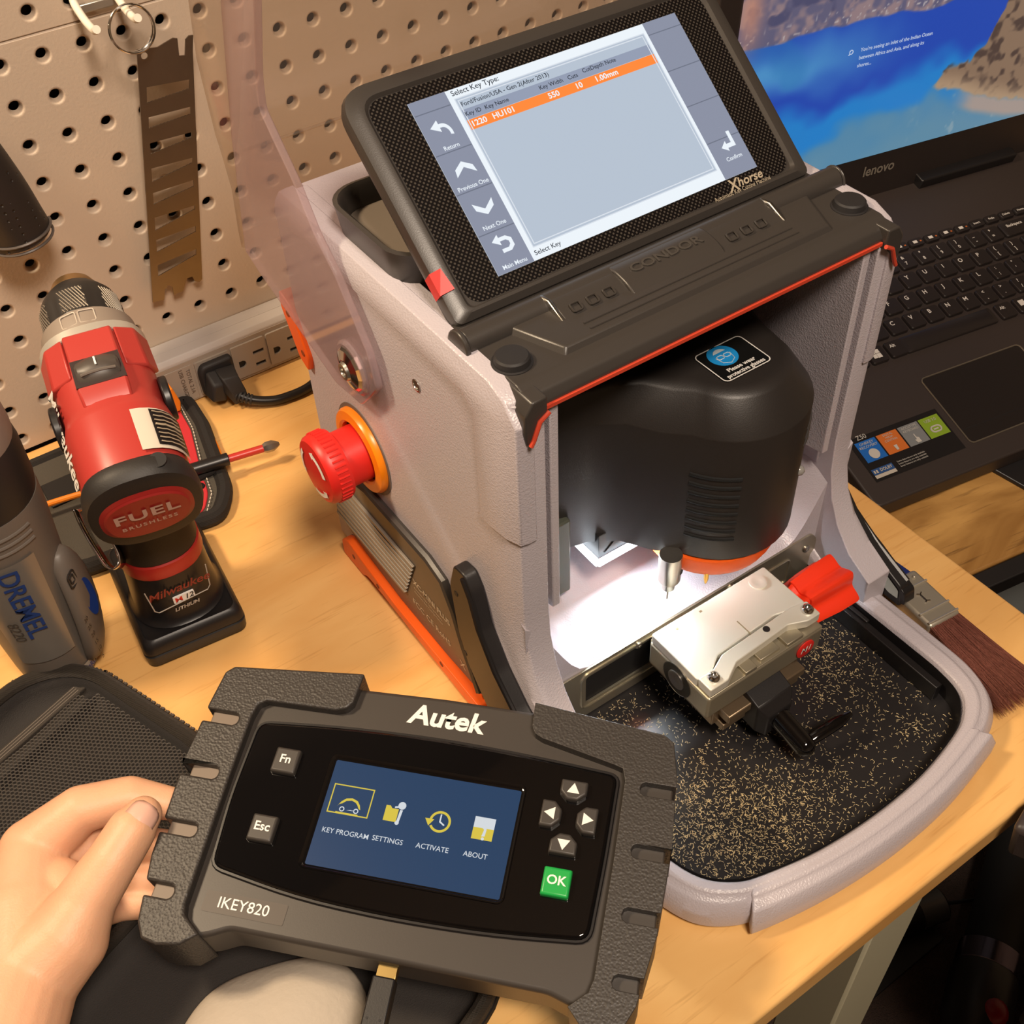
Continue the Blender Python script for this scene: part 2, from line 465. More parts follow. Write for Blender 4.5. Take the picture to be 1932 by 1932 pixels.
# pillars: faceted groove and rib on the inner side of each front pillar
for s in (-1, 1):
    plan = [(.113, -.420), (.1045, -.426), (.0985, -.4165), (.0965, -.4165), (.0950, -.4245), (.0905, -.4245), (.0905, -.330), (.113, -.330)]
    g.loft([[(s * u, y, .098 + (0.016 if u < .0975 and y < -.40 else 0.0)) for u, y in plan], [(s * u, y, .250) for u, y in plan]])
# back block, shelf that sweeps up into the pillars
g.box(-.10, .10, -.305, -.214, .004, .2545)
g.box(-.113, .113, -.4235, -.215, .004, .046)
rows = []
for i in range(15):
    y = -.4265 + i * .0085
    z0 = .0535 + max(0, (y + .4275)) * .22
    row = []
    for j in range(41):
        u = -.1135 + j * .2270 / 40
        t = min(1, max(0, (abs(u) - .074) / .042)); t = t * t * (3 - 2 * t)
        edge = .0035 if i == 0 else (.0008 if i == 1 else 0)
        row.append((u, y, z0 + .062 * t - edge))
    rows.append(row)
g.loft(rows, cap=False, closed=False)
g.loft([[(p[0], p[1], p[2]) for p in rows[0]], [(p[0], -.4256, .004) for p in rows[0]]], cap=False, closed=False)
body = g.obj('body_casting', MT['grey'], T, bevel=0.0022, seg=3)
# -- tray rim
outer = [(-.1165, -.40), (-.1165, -.45), (-.1165, -.50), (-.1145, -.530), (-.1065, -.553), (-.092, -.566), (-.075, -.572), (-.04, -.578), (0, -.5805), (.04, -.579), (.078, -.573), (.096, -.568), (.1095, -.557), (.1165, -.540), (.1180, -.515), (.1175, -.45), (.1165, -.40)]
inner = [(-.098, -.40), (-.0995, -.45), (-.1005, -.50), (-.0995, -.524), (-.093, -.543), (-.081, -.5545), (-.067, -.5600), (-.036, -.5665), (0, -.5690), (.036, -.5675), (.068, -.5615), (.083, -.5555), (.0935, -.545), (.0970, -.528), (.0970, -.505), (.0960, -.45), (.0945, -.40)]
oP = smooth_path([(a, b, 0) for a, b in outer], 5); iP = smooth_path([(a, b, 0) for a, b in inner], 5)
def rim_rings(off, z_top, z_bot, sel, inset=.004):
    rings = []
    for i in sel:
        o, n = oP[i], iP[i]; d = (o - n).normalized(); o = o + d * off
        k = max(0, min(1, (o.y + .446) / .040)); zt = z_top + k * .022
        w = (o - n).length
        m1 = n + d * w * .55
        rings.append([(o.x, o.y, z_bot), (o.x, o.y, zt * .62), (o.x - d.x * inset, o.y - d.y * inset, zt - .0022), (m1.x, m1.y, zt - .0008), (m1.x - d.x * .0015, m1.y - d.y * .0015, zt + .0010), (n.x + d.x * .0025, n.y + d.y * .0025, zt + .0008), (n.x, n.y, zt - .0035), (n.x, n.y, .004)])
    return rings
g = G(); g.loft(rim_rings(0, .0225, .003, range(len(oP))))
i0, i1 = 28, 53
rr = rim_rings(.0062, .0210, .003, range(i0, i1))
g.loft([[(x, y, z + (.0012 if 2 <= q <= 5 else 0)) for q, (x, y, z) in enumerate(r)] for r in rr])
g.obj('tray_rim', MT['grey'], T, bevel=0.0012, seg=2, angle=45)
# -- black chip tray
tray_m = mat('black_chip_tray', '#232122', 0.33, bump=('noise', 900, 0.08, 0.0003))
g = G()
g.face([(p.x * .995, p.y, .0062) for p in iP])
g.loft([[(p.x * .995, p.y, .0062) for p in iP], [(p.x * .998, p.y, .0215) for p in iP]], cap=False, closed=False)
g.obj('chip_tray', tray_m, T)
g = G(); g.box(.0885, .0935, -.5350, -.430, .0062, .0185); g.box(.0915, .0945, -.4800, -.430, .0185, .0200); g.obj('tray_ledge', MT['black'], T, bevel=.0006)

# -- steel plate under the shelf edge
g = G()
out = rpoly([(-.0975, .0075), (.0985, .0075), (.0985, .0430), (.0935, .0500), (-.0935, .0500), (-.0975, .0445)], .003)
hole = rrect(.098, .0235, .002, 3, -.0270, .0310)
hole2 = rrect(.026, .0200, .002, 3, .0640, .0270)
g.holed(out, [hole], lambda p, h: (p[0], -.4265 - h, p[1]), .0012)
o = g.obj('front_plate', MT['nickel'], T, bevel=.0003)
g = G(); g.box(-.0790, .024, -.4264, -.4258, .0170, .0445); g.obj('plate_opening', MT['dark'], T, sub=o)
g = G(); lp = smooth_path([(p[0], -.4279, p[1]) for p in rrect(.105, .0300, .005, 3, -.0270, .0310)], 1, True); g.tube(lp, .0007, 6, True)
lp = [(p[0], -.4279, p[1]) for p in rrect(.026, .021, .003, 3, .0640, .0285)]; g.tube(lp, .0007, 6, True)
g.obj('pressed_bead', MT['nickel'], T, sub=o)
def screw(T, c, ax, r, sub=None, h=.0016, name='screw', m=None):
    g = G(); a = Vector(ax).normalized(); c = Vector(c)
    g.lathe([(r, 0), (r, h * .35), (r * .8, h * .8), (r * .45, h), (r * .40, h), (r * .36, h * .55)], c, a, 20)
    return g.obj(name, m or MT['steel'], T, sub=sub)
for u, z in ((-.0918, .0409), (-.0397, .0450), (.0286, .0462), (.0903, .0389)): screw(T, (u, -.4277, z), (0, -1, 0), .0026)

# -- black lid
g = G()
lp = rpoly([(-.366, .2562), (-.4170, .2562), (-.4235, .2535), (-.4262, .2490), (-.4250, .2445), (-.366, .2445)], .0012)
g.prism(lp, 'x', -.1065, .1065)
for s in (-1, 1):
    g.prism([(s * .0990, .2550), (s * .1065, .2548), (s * .1105, .2490), (s * .1108, .2400), (s * .1095, .2325), (s * .1075, .2340), (s * .1040, .2425), (s * .0990, .2455)], 'y', -.4290, -.4000)
g.loft([[(u, y, .2540) for u, y in ((-.0930, -.3800), (-.0800, -.4150), (.0790, -.4150), (.0930, -.3800))], [(u, y, .2590) for u, y in ((-.0895, -.3800), (-.0770, -.4115), (.0760, -.4115), (.0895, -.3800))]])
lid = g.obj('lid', MT['lid'], T, bevel=.0016, seg=3)
g = G()
for y in (-.4035, -.4080): g.tube([(-.0615, y, .2592), (.0600, y, .2592)], .0005, 6)
g.obj('ridge', MT['lid'], T, sub=lid)
g = G(); g.box(-.0985, .0985, -.4272, -.4258, .2462, .2480)
for s in (-1, 1): g.tube([(s * .0985, -.4294, .2468), (s * .1035, -.4296, .2440), (s * .1068, -.4298, .2360), (s * .1085, -.4298, .2330)], .0011, 8)
g.obj('accent_line', mat('red_orange_seal', '#c8442c', 0.5), T, sub=lid)
for u in (-.0988, .0988):
    g = G(); g.lathe([(.0090, 0), (.0090, .0006), (.0080, .0008), (.0076, .0034), (.0068, .0042), (.0003, .0044)], (u, -.4035, .2560), (0, 0, 1), 28); g.obj('rubber_foot', MT['rubber'], T, sub=lid)
# hinge and latch bar
g = G()
g.cyl((-.1090, -.3810, .2560), (.1110, -.3810, .2560), .0068, n=24)
g.cyl((-.1115, -.3810, .2560), (-.1090, -.3810, .2560), .0078); g.cyl((.1110, -.3810, .2560), (.1125, -.3810, .2560), .0073)
g.obj('hinge_barrel', MT['lid'], T, bevel=.0008)
g = G()
lpro = rpoly([(-.3745, .2560), (-.3790, .2610), (-.3850, .2622), (-.3930, .2605), (-.3990, .2575), (-.3990, .2550)], .003)
g.prism(lpro, 'x', -.0660, .0620)
o = g.obj('latch', MT['lid'], T, bevel=.0012, seg=3)
g = G(); g.prism(rpoly([(-.3740, .2565), (-.3785, .2622), (-.3850, .2635), (-.3945, .2618), (-.4010, .2582), (-.4010, .2550)], .003), 'x', -.0310, .0230); g.obj('name_plate', MT['lid'], T, sub=o, bevel=.0008)
for u in (-.058, -.049, -.040, .032, .041, .050):
    g = G()
    fr = frame((u, -.3935, .2606), (1, 0, 0), (0, .92, .39))
    g.tube([fr @ Vector((p[0], p[1], .0003)) for p in rrect(.0050, .0042, .0008, 2)], .0005, 6, True)
    g.obj('grip_tab', MT['lid'], T, sub=o)
g = G(); g.text('CONDOR', .0068, frame((-.004, -.3890, .2630), (1, 0, 0), (0, .98, .19)), bold=.012, ext=.0005, wx=1.35); g.obj('lettering', mat('raised_lettering', '#45413d', 0.35), T, sub=o, smooth=False)
for u in (-.0668, .0628):
    g = G(); g.loft([[(u - .001, -.3745, .2565), (u - .001, -.3795, .2628), (u - .001, -.3860, .2635), (u - .001, -.4000, .2575)], [(u + .001, -.3745, .2565), (u + .001, -.3795, .2628), (u + .001, -.3860, .2635), (u + .001, -.4000, .2575)]]); g.obj('bright_end', MT['steel'], T, sub=o, bevel=.0006)

# -- storage bin behind the screen
g = G()
ring = lambda w, h, r, z, cy=-.2960: [(p[0], p[1], z) for p in rrect(w, h, r, 6, 0, cy)]
g.loft([ring(.214, .072, .016, .2545), ring(.218, .076, .018, .2690), ring(.219, .077, .018, .2715), ring(.2150, .0730, .017, .2720), ring(.2110, .0690, .015, .2700), ring(.206, .064, .012, .2600)], cap=False)
o = g.obj('storage_bin', MT['lid'], T)
g = G(); g.loft([ring(.207, .065, .012, .2595), ring(.207, .065, .012, .2605)]); g.obj('bin_floor', mat('bin_floor_taupe', '#7f7468', 0.6), T, sub=o)

# -- touch screen panel
SM = Matrix.Translation(Vector((0, -.3612, .2662))) @ Matrix(((1, 0, 0, 0), (0, .783, -.622, 0), (0, .622, .783, 0), (0, 0, 0, 1)))
S = lambda x, t, h=0.0: SM @ Vector((x, t, h))
g = G()
def sring(w, t0, t1, r, h): return [S(p[0], p[1], h) for p in rpoly([(-w, t0), (w, t0), (w, t1), (-w, t1)], [.004, .004, r, r], 7)]
g.loft([sring(.1000, -.0105, .0985, .012, -.0130), sring(.1045, -.0130, .1015, .0150, -.0085), sring(.1052, -.0132, .1020, .0155, -.0045), sring(.1045, -.0128, .1012, .015, -.0005), sring(.1000, -.0100, .0970, .0120, .0016), sring(.0970, -.0086, .0945, .0100, .0016), sring(.0955, -.0078, .0930, .0095, .0001)], cap=True)
scr = g.obj('screen_panel', MT['lid'], T, angle=30)
bez = mat('screen_bezel_dots', '#121011', 0.22)
nt, b = nodes_of(bez)
tc = nt.nodes.new('ShaderNodeTexCoord'); mp = nt.nodes.new('ShaderNodeMapping'); mp.inputs['Rotation'].default_value = (math.radians(-38.46), 0, math.radians(45))
vo = nt.nodes.new('ShaderNodeTexVoronoi'); vo.inputs['Scale'].default_value = 560; vo.inputs['Randomness'].default_value = 0.0
rp_ = nt.nodes.new('ShaderNodeValToRGB'); rp_.color_ramp.elements[0].position = .20; rp_.color_ramp.elements[0].color = lin('#47423d'); rp_.color_ramp.elements[1].position = .36; rp_.color_ramp.elements[1].color = lin('#0e0c0d')
nt.links.new(tc.outputs['Object'], mp.inputs['Vector']); nt.links.new(mp.outputs[0], vo.inputs['Vector']); nt.links.new(vo.outputs[0], rp_.inputs[0]); nt.links.new(rp_.outputs[0], b.inputs['Base Color'])
g = G(); g.face([S(p[0], p[1], .0004) for p in rpoly([(-.0950, -.0074), (.0950, -.0074), (.0950, .0926), (-.0950, .0926)], .009, 7)]); g.obj('bezel', bez, T, sub=scr)
def quad(g, x0, x1, t0, t1, h, f=S): g.face([f(x0, t0, h), f(x1, t0, h), f(x1, t1, h), f(x0, t1, h)])
px_pale = screen_mat('screen_pale_blue', '#b7c3d2', 1.0); px_white = screen_mat('screen_white', '#dfe6ec', 1.15); px_side = screen_mat('screen_grey', '#8f95a8', 0.95)
px_or = screen_mat('screen_orange', '#f08038', 1.2); px_dark = screen_mat('screen_text_dark', '#3a4250', 0.6); px_line = screen_mat('screen_line', '#d6dde6', 1.05); px_dim = screen_mat('screen_dim_line', '#757b8c', 0.9)
g = G(); quad(g, -.0765, .0765, 0, .0858, .0006); disp = g.obj('display', px_white, T, sub=scr)
for x0, x1 in ((-.0765, -.0572), (.0560, .0765)):
    g = G(); quad(g, x0, x1, 0, .0858, .0008); g.obj('side_menu', px_side, T, sub=scr)
g = G(); quad(g, -.0545, .0540, .0060, .0808, .0008); g.obj('list_area', px_pale, T, sub=scr)
g = G(); quad(g, -.0540, .0535, .0702, .0752, .00085); g.obj('list_header', screen_mat('screen_header', '#98a2b8', .95), T, sub=scr)
g = G(); quad(g, -.0540, .0535, .0652, .0700, .0009); g.obj('selected_row', px_or, T, sub=scr)
g = G()
for t in (.0190, .0395, .0590, .0790):
    quad(g, -.0762, -.0574, t, t + .0005, .0009); quad(g, .0562, .0763, t, t + .0005, .0009)
g.obj('menu_divider', px_dim, T, sub=scr)
g = G()
def frame_lines(x0, x1, t0, t1, w):
    quad(g, x0, x1, t0, t0 + w, .0010); quad(g, x0, x1, t1 - w, t1, .0010); quad(g, x0, x0 + w, t0, t1, .0010); quad(g, x1 - w, x1, t0, t1, .0010)
frame_lines(-.0535, .0528, .0070, .0800, .0005); frame_lines(-.0548, .0542, .0056, .0812, .0005)
g.obj('list_frame', px_line, T, sub=scr)
ST = lambda x, t: SM @ Matrix.Translation(Vector((x, t, .0011)))
g = G()
for s_, x, t, z in (('Select Key Type:', -.0550, .0835, .0036), ('Ford/Fusion/USA - Gen 2(After 2013)', -.0530, .0775, .0030), ('Key ID', -.0535, .0727, .0029), ('Key Name', -.0430, .0727, .0029), ('Key Width', -.0128, .0727, .0029), ('Cuts', .0035, .0727, .0029), ('CutDepth Note', .0125, .0735, .0029), ('Select Key', -.0555, .0030, .0032)):
    g = G(); g.text(s_, z, ST(x, t), 'LEFT', wx=1.05, bold=.008); g.obj('screen_text', px_dark, T, sub=scr, smooth=False)
g = G()
for s_, x, t, z in (('1220', -.0530, .0676, .0038), ('HU101', -.0415, .0676, .0038), ('550', -.0105, .0676, .0038), ('10', .0050, .0676, .0038), ('1.00mm', .0165, .0676, .0038)):
    g = G(); g.text(s_, z, ST(x, t), 'LEFT', wx=1.1, bold=.02); g.obj('row_text', px_white, T, sub=scr, smooth=False)
for s_, x, t in (('Return', -.0670, .0612), ('Previous One', -.0665, .0417), ('Next One', -.0665, .0217), ('Main Menu', -.0665, .0024), ('Confirm', .0668, .0085)):
    g = G(); g.text(s_, .0029, ST(x, t), bold=.01); g.obj('screen_caption', px_white, T, sub=scr, smooth=False)
def arrow(pts, x, t, k=1.0):
    g = G(); g.face([S(x + a * k, t + b * k, .0011) for a, b in pts]); g.obj('screen_icon', px_white, T, sub=scr, smooth=False)
arc = [(.0042 * math.sin(a), -.003 + .0052 * math.cos(a)) for a in [i * .20 for i in range(0, 10)]]; arc2 = [(.0027 * math.sin(a), -.003 + .0034 * math.cos(a)) for a in [i * .20 for i in range(9, -1, -1)]]
arrow([(-.0056, .0012), (-.0010, .0042), (-.0010, .0022)] + arc + arc2[:-1] + [(-.0010, .0004), (-.0010, -.0016)], -.0668, .0705)
arrow([(-.0052, -.0030), (-.0046, .0006), (0, .0036), (.0046, .0006), (.0052, -.0030), (0, .0008)], -.0665, .0500)
arrow([(-.0052, .0030), (-.0046, -.0006), (0, -.0036), (.0046, -.0006), (.0052, .0030), (0, -.0008)], -.0667, .0308)
arrow([(-.0054, .0022), (-.0016, .0048), (-.0016, .0032), (.0020, .0032), (.0044, .0014), (.0044, -.0022), (.0020, -.0040), (-.0024, -.0040), (-.0024, -.0022), (.0014, -.0022), (.0026, -.0010), (.0026, .0004), (.0014, .0014), (-.0016, .0014), (-.0016, -.0004)], -.0665, .0125)
arrow([(-.0046, -.0022), (-.0010, .0006), (-.0010, -.0010), (.0020, -.0010), (.0020, .0048), (.0040, .0048), (.0040, -.0032), (-.0010, -.0032), (-.0010, -.0048)], .0672, .0170)
g = G()
g.text('horse', .0062, SM @ Matrix.Translation(Vector((.0690, -.0038, .0009))), bold=.02, shear=.25, wx=1.1)
g.text('X', .0085, SM @ Matrix.Translation(Vector((.0580, -.0042, .0009))), bold=.015, shear=.25)
g.text('Automatic Key Cutting Machine', .0030, SM @ Matrix.Translation(Vector((.0625, -.0073, .0009))), wx=.92)
g.obj('brand_lettering', mat('pale_gold_print', '#a89c88', .45), T, sub=scr, smooth=False)
g = G(); g.loft([[S(-.1056, .0020, .0005), S(-.1056, .0125, .0005), S(-.1056, .0125, -.0062), S(-.1056, .0020, -.0062)], [S(-.0990, .0020, .0030), S(-.1005, .0125, .0030), S(-.1040, .0125, .0010), S(-.1040, .0020, .0010)]])
g.obj('red_tape', MT['red'], T, sub=scr)

# -- cutting head
head_m = mat('head_satin_black', '#282422', 0.42, bump=('noise', 1700, 0.16, 0.0003))
def contour(z, cx=.026, cy=-.408, r=.0425, ex=0.0):
    pts = [(-.0860, -.318), (-.0860, -.372), (-.0700, -.3835), (-.0480, -.3900), (-.0330, -.4000), (-.0230, -.4160)]
    for k in range(15):
        a = math.radians(205 + (335 - 205) * k / 14); pts.append((cx + r * math.cos(a), cy + r * math.sin(a)))
    pts += [(.0690, -.4080), (.0720, -.3900), (.0780, -.3720), (.0860, -.3600), (.0860, -.318)]
    return pts
base = contour(0)
def inset(pts, d, q):
    c = Vector((.024, -.385)); out = []
    for p in pts:
        v = Vector(p) - c; L = v.length; k = (L - d) / L
        if p[1] > -.33: out.append((p[0] * (1 - d * 4), p[1])); continue
        out.append(tuple(c + v * k))
    return out
def hring(z, d=0, dz=0): return [(u, y, z) for u, y in inset(base, d, 0)]
g = G()
g.loft([hring(.100, .002), hring(.1015, 0), hring(.1840, 0), hring(.1850, .0004), hring(.2008, .0125), hring(.2022, .0140), hring(.2040, .0200)])
head = g.obj('cutting_head', head_m, T, angle=28)
g = G(); g.box(-.080, .082, -.345, -.306, .130, .238); g.loft([[(.066, -.36, .205), (.082, -.352, .200), (.082, -.33, .200), (.066, -.33, .205)], [(.060, -.352, .236), (.078, -.346, .236), (.078, -.33, .236), (.060, -.33, .236)]]); g.obj('head_carriage', MT['dark'], T, bevel=.003)
g = G()
def on_nose(a, z, h=0.0003):
    a = math.radians(a); return Vector((.026 + (.0425 + h) * math.cos(a), -.408 + (.0425 + h) * math.sin(a), z))
for k in range(8):
    z = .1600 - .0061 * k
    pts = [on_nose(a, z, .0000) for a in (206, 213, 220, 227, 234, 241)]
    g.tube(pts, .0011, 8)
g.obj('vent_slot', mat('vent_shadow_black', '#060606', .8), T, sub=head)
g = G()
for k, (a0, a1) in enumerate(((300, 334), (298, 332), (298, 328))):
    pts = [on_nose(a0 + (a1 - a0) * i / 6, .1700 - .0052 * k + .0016 * (i / 6) ** 2, -.0002) for i in range(7)]
    g.tube(pts, [.0004, .0010, .0012, .0013, .0012, .0010, .0004], 8)
g.obj('gill_slot', mat('gill_grey', '#3c3a3a', .3), T, sub=head)
g = G(); q = on_nose(305, .1385, -.0004); g.ball(q, .0032, 10, (1, 1, .9)); g.obj('status_window', mat('window_grey', '#8d8a86', .15), T, sub=head)
# label on top of the head
ht = .2043
g = G(); g.face([(u, y, ht) for u, y in rrect(.0305, .0250, .003, 5, .0240, -.4110)]); lab = g.obj('safety_label', mat('label_black', '#141414', .35), T, sub=head)
g = G(); lw = rrect(.0300, .0245, .003, 5, .0240, -.4110); li = rrect(.0288, .0233, .0025, 5, .0240, -.4110)
n_ = len(lw)
for i in range(n_):
    j = (i + 1) % n_; g.face([(lw[i][0], lw[i][1], ht + .0002), (lw[j][0], lw[j][1], ht + .0002), (li[j][0], li[j][1], ht + .0002), (li[i][0], li[i][1], ht + .0002)])
LT = lambda u, y: frame((u, y, ht + .0002), (1, 0, 0), (0, 1, 0))
g.text('Please wear', .0036, LT(.0240, -.4170), bold=.025); g.text('protective glasses', .0036, LT(.0240, -.4205), bold=.025, wx=.92)
g.obj('label_print', MT['white'], T, sub=head, smooth=False)
g = G(); g.face([(.0215 + .0078 * math.cos(2 * PI * k / 32), -.4065 + .0078 * math.sin(2 * PI * k / 32), ht + .0002) for k in range(32)]); g.obj('blue_disc', mat('sign_blue', '#1f8fd6', .4), T, sub=head)
g = G()
hp = [(.0215 + .0042 * math.cos(a), -.4058 + .0044 * math.sin(a), ht + .0004) for a in [math.radians(25 + 13 * k) for k in range(11)]]
g.face(hp)
for s in (-1, 1): g.tube([(.0215 + s * .0021 + p[0], -.4073 + p[1], ht + .0004) for p in rrect(.0036, .0026, .0009, 3)], .00022, 5, True)
g.tube([(.0215 - .0044, -.4066, ht + .0004), (.0215 - .0036, -.4112, ht + .0004), (.0215, -.4132, ht + .0004), (.0215 + .0036, -.4112, ht + .0004), (.0215 + .0044, -.4066, ht + .0004)], .0002, 5)
g.obj('goggles_sign', mat('sign_pale', '#c5d3dc', .4), T, sub=head)
# orange guard ring, spindle, probe
g = G(); g.lathe([(.0300, .013), (.0362, .012), (.0372, .006), (.0350, .001), (.0270, -.0022), (.0200, -.0022), (.0200, .008)], (.0195, -.4120, .0880), (0, 0, 1), 48, cap=False); g.obj('guard_ring', MT['orange'], T)
sp = Vector((-.0235, -.4300, 0)); sp = Vector((-.0195, -.4262, 0))
g = G(); g.lathe([(.0062, .105), (.0062, .0860), (.0054, .0845), (.0036, .0840), (.0036, .0785), (.0030, .0780)], sp, (0, 0, 1), 24); o = g.obj('spindle', MT['steel'], T)
g = G(); g.lathe([(.0006, .0790), (.0005, .0690)], sp, (0, 0, 1), 10); g.obj('cutter_bit', MT['steel'], T, sub=o)
g = G(); g.cyl(sp + Vector((.0036, -.0050, .0930)), sp + Vector((.0037, -.0053, .0930)), .0016, n=14); g.obj('set_screw_hole', MT['dark'], T, sub=o)
g = G(); g.lathe([(.0014, .092), (.0014, .085), (.0005, .081)], (-.0030, -.4375, 0), (0, 0, 1), 12); g.obj('brass_probe', mat('brass', '#c79a45', .3, metal=1), T)
# inner black guide board and lamp block
g = G(); g.box(-.0790, -.0580, -.3900, -.3820, .0690, .1250); g.obj('guide_plate', mat('guide_grey', '#45483f', .5), T, bevel=.0012)
g = G(); g.box(-.0440, -.0060, -.3960, -.3600, .0910, .1080); g.loft([[(-.0405, -.3962, .0930), (-.0090, -.3962, .0930), (-.0090, -.3962, .1040), (-.0300, -.3962, .1030)], [(-.0405, -.3966, .0935), (-.0095, -.3966, .0935), (-.0095, -.3966, .1030), (-.0300, -.3966, .1020)]])
g.obj('lamp_block', MT['black'], T, bevel=.0008)
led_m = mat('led_bar_light', '#ffffff', .4, emit=('#e9f4ff', 6.0))
g = G(); g.tube([(-.0462, -.3700, .0905), (-.0462, -.3985, .0905)], .0020, 12); g.tube([(-.0462, -.3985, .0905), (-.0060, -.3985, .0905)], .0020, 12); g.obj('led_bar', led_m, T)
ld = bpy.data.lights.new('machine_led', 'AREA'); ld.shape = 'RECTANGLE'; ld.size = .045; ld.size_y = .008; ld.energy = .33; ld.color = (.86, .95, 1.0)
lo = bpy.data.objects.new('machine_led', ld); C.objects.link(lo); lo.location = (.186 - .022, -.4030, .0920); lo.rotation_euler = (math.radians(-72), 0, 0)

# -- left side fittings
XL = -.1166
g = G(); vp = [(-.2160, .0260), (-.2220, .0480), (-.2320, .0660), (-.2742, .0896), (-.3413, .0900), (-.3560, .0860), (-.3640, .0700), (-.3710, .0480), (-.3840, .0180), (-.3760, .0145), (-.3490, .0125), (-.2940, .0125), (-.2555, .0170)]
g.prism(rpoly(vp, .002), 'x', XL, XL - .0016); vent = g.obj('vent_panel', mat('bronze_grey_panel', '#62574b', .42), T, bevel=.0006)
g = G()
for k in range(8):
    z = .0300 + .0052 * k
    y0 = -.2200 - (z - .030) * .33; y1 = -.3050 - (z - .030) * .42
    g.prism([(y0, z - .0014), (y1, z - .0014), (y1 - .002, z + .0014), (y0 - .001, z + .0014)], 'x', XL - .0014, XL - .0034)
rb_m = mat('rib_grey', '#948b80', .42)
g.obj('vent_rib', rb_m, T, sub=vent, bevel=.0004)
g = G(); g.prism([(-.2230, .0290), (-.2350, .0670), (-.3230, .0680), (-.3060, .0290)], 'x', XL - .0012, XL - .0018); g.obj('vent_gap_shade', mat('vent_gap_shade', '#241f1c', .7), T, sub=vent)  # dark sheet behind the ribs, painting the shade in their gaps
g = G(); g.tube([(XL - .0018, y, z) for y, z in ((-.2560, .0860), (-.2742, .0905), (-.3413, .0910), (-.3560, .0868), (-.3650, .0700), (-.3720, .0480), (-.3850, .0180))], .0030, 8); g.obj('vent_frame', MT['lid'], T, sub=vent)
VT = lambda y, z: frame((XL - .0018, y, z), (0, -1, 0), (0, 0, 1))
g = G()
g.text('XC-MINI PLUS', .0064, VT(-.3170, .0500), 'LEFT', bold=.02)
for k in range(2): g.text('Automatic Key Cutting Machine', .0024, VT(-.3170, .0445 - .0034 * k), 'LEFT')
g.text('FCC CE RoHS', .0070, VT(-.3130, .0290), 'LEFT'); g.text('X', .0085, VT(-.3640, .0225), 'LEFT')
g.obj('side_print', mat('silver_print', '#cabfab', .5), T, sub=vent, smooth=False)
for s in (-1, 1):
    g = G()
    op = [(-.2285, .0005), (-.2285, .0140), (-.2380, .0195), (-.2550, .0165), (-.2950, .0118), (-.3900, .0118), (-.3925, .0030), (-.3740, .0020), (-.2680, .0060), (-.2600, .0055), (-.2540, .0005)]
    g.prism(rpoly(op, [.001, .004, .003, .002, .001, .002, .002, .002, .004, .004, .001]), 'x', s * .1167, s * .1235); o = g.obj('orange_skid', MT['orange'], T, bevel=.0010)
    g = G()
    for y in (-.2440, -.2750, -.3500): g.cyl((s * .1234, y, .0095), (s * .1237, y, .0095), .0018, n=12)
    g.obj('skid_hole', mat('dark_orange_hole', '#7a2c0a', .6), T, sub=o)
    g = G()
    hp = [(-.3740, .1060), (-.3800, .1250), (-.3900, .1265), (-.3960, .1180), (-.4020, .0950), (-.4150, .0740), (-.4320, .0570), (-.4520, .0450), (-.4800, .0330), (-.4830, .0180), (-.4560, .0180), (-.4250, .0200), (-.4020, .0260), (-.3850, .0480), (-.3775, .0700)]
    g.prism(rpoly(hp, .003), 'x', s * .1167, s * .1245); o = g.obj('side_handle', MT['black_paint'], T, bevel=.0016, seg=3)
    g = G(); g.tube([(s * .1240, y, z) for y, z in ((-.3890, .1230), (-.3945, .1130), (-.4000, .0940), (-.4130, .0720), (-.4310, .0545), (-.4520, .0430), (-.4780, .0325))], .0022, 8); g.obj('handle_edge', MT['black'], T, sub=o)
    g = G()
    for y, z in ((-.3800, .1030), (-.3830, .0560)): g.cyl((s * .1244, y, z), (s * .1247, y, z), .0018, n=12)
    g.obj('handle_screw', MT['dark'], T, sub=o)
    # polished catch at the front end of the handle
    cp_ = [(-.4440, .0480), (-.4560, .0430), (-.4830, .0300), (-.4850, .0210), (-.4720, .0205), (-.4540, .0270)]
    g = G(); g.prism(rpoly(cp_, .002), 'x', s * .1172, s * .1262); cat_ = g.obj('catch', MT['black'], T, bevel=.0012)
    g = G(); g.face([(s * .1162, y, z) for y, z in rpoly([(-.4530, .0420), (-.4575, .0402), (-.4790, .0300), (-.4800, .0240), (-.4730, .0235), (-.4570, .0295)], .001)]); g.obj('catch_painted_reflection', mat('catch_painted_reflection', '#b4bfbb', .16), T, sub=cat_)  # pale colour stands in for what the mirror face reflects
    for yy in (-.235, -.375):
        g = G(); g.cyl((s * .095, yy, 0.0), (s * .095, yy, .006), .010); g.obj('foot', MT['rubber'], T)
# emergency stop
EC = Vector((XL, -.2760, .1235)); EX = (-1, 0, 0)
g = G(); g.lathe([(.0285, 0), (.0285, .0004)], EC, EX, 40); g.obj('stop_recess_shade', mat('stop_recess_shade', '#6d625c', .6), T)  # darker disc paints the shade in the recess around the collar
g = G(); g.lathe([(.0262, 0), (.0262, .0022), (.0250, .0042), (.0200, .0050), (.0185, .0040), (.0185, .0010)], EC, EX, 48, cap=False); g.obj('stop_collar', mat('collar_yellow_orange', '#f98a12', .3), T)
g = G(); g.lathe([(.0165, .0), (.0165, .0180)], EC, EX, 40); g.obj('stop_stem', MT['red'], T)
g = G(); g.lathe([(.0165, .0170), (.0200, .0175), (.0206, .0195), (.0206, .0255), (.0201, .0290), (.0185, .0308), (.0100, .0318), (.0004, .0320)], EC, EX, 48); btn = g.obj('stop_button', MT['red'], T)
g = G()
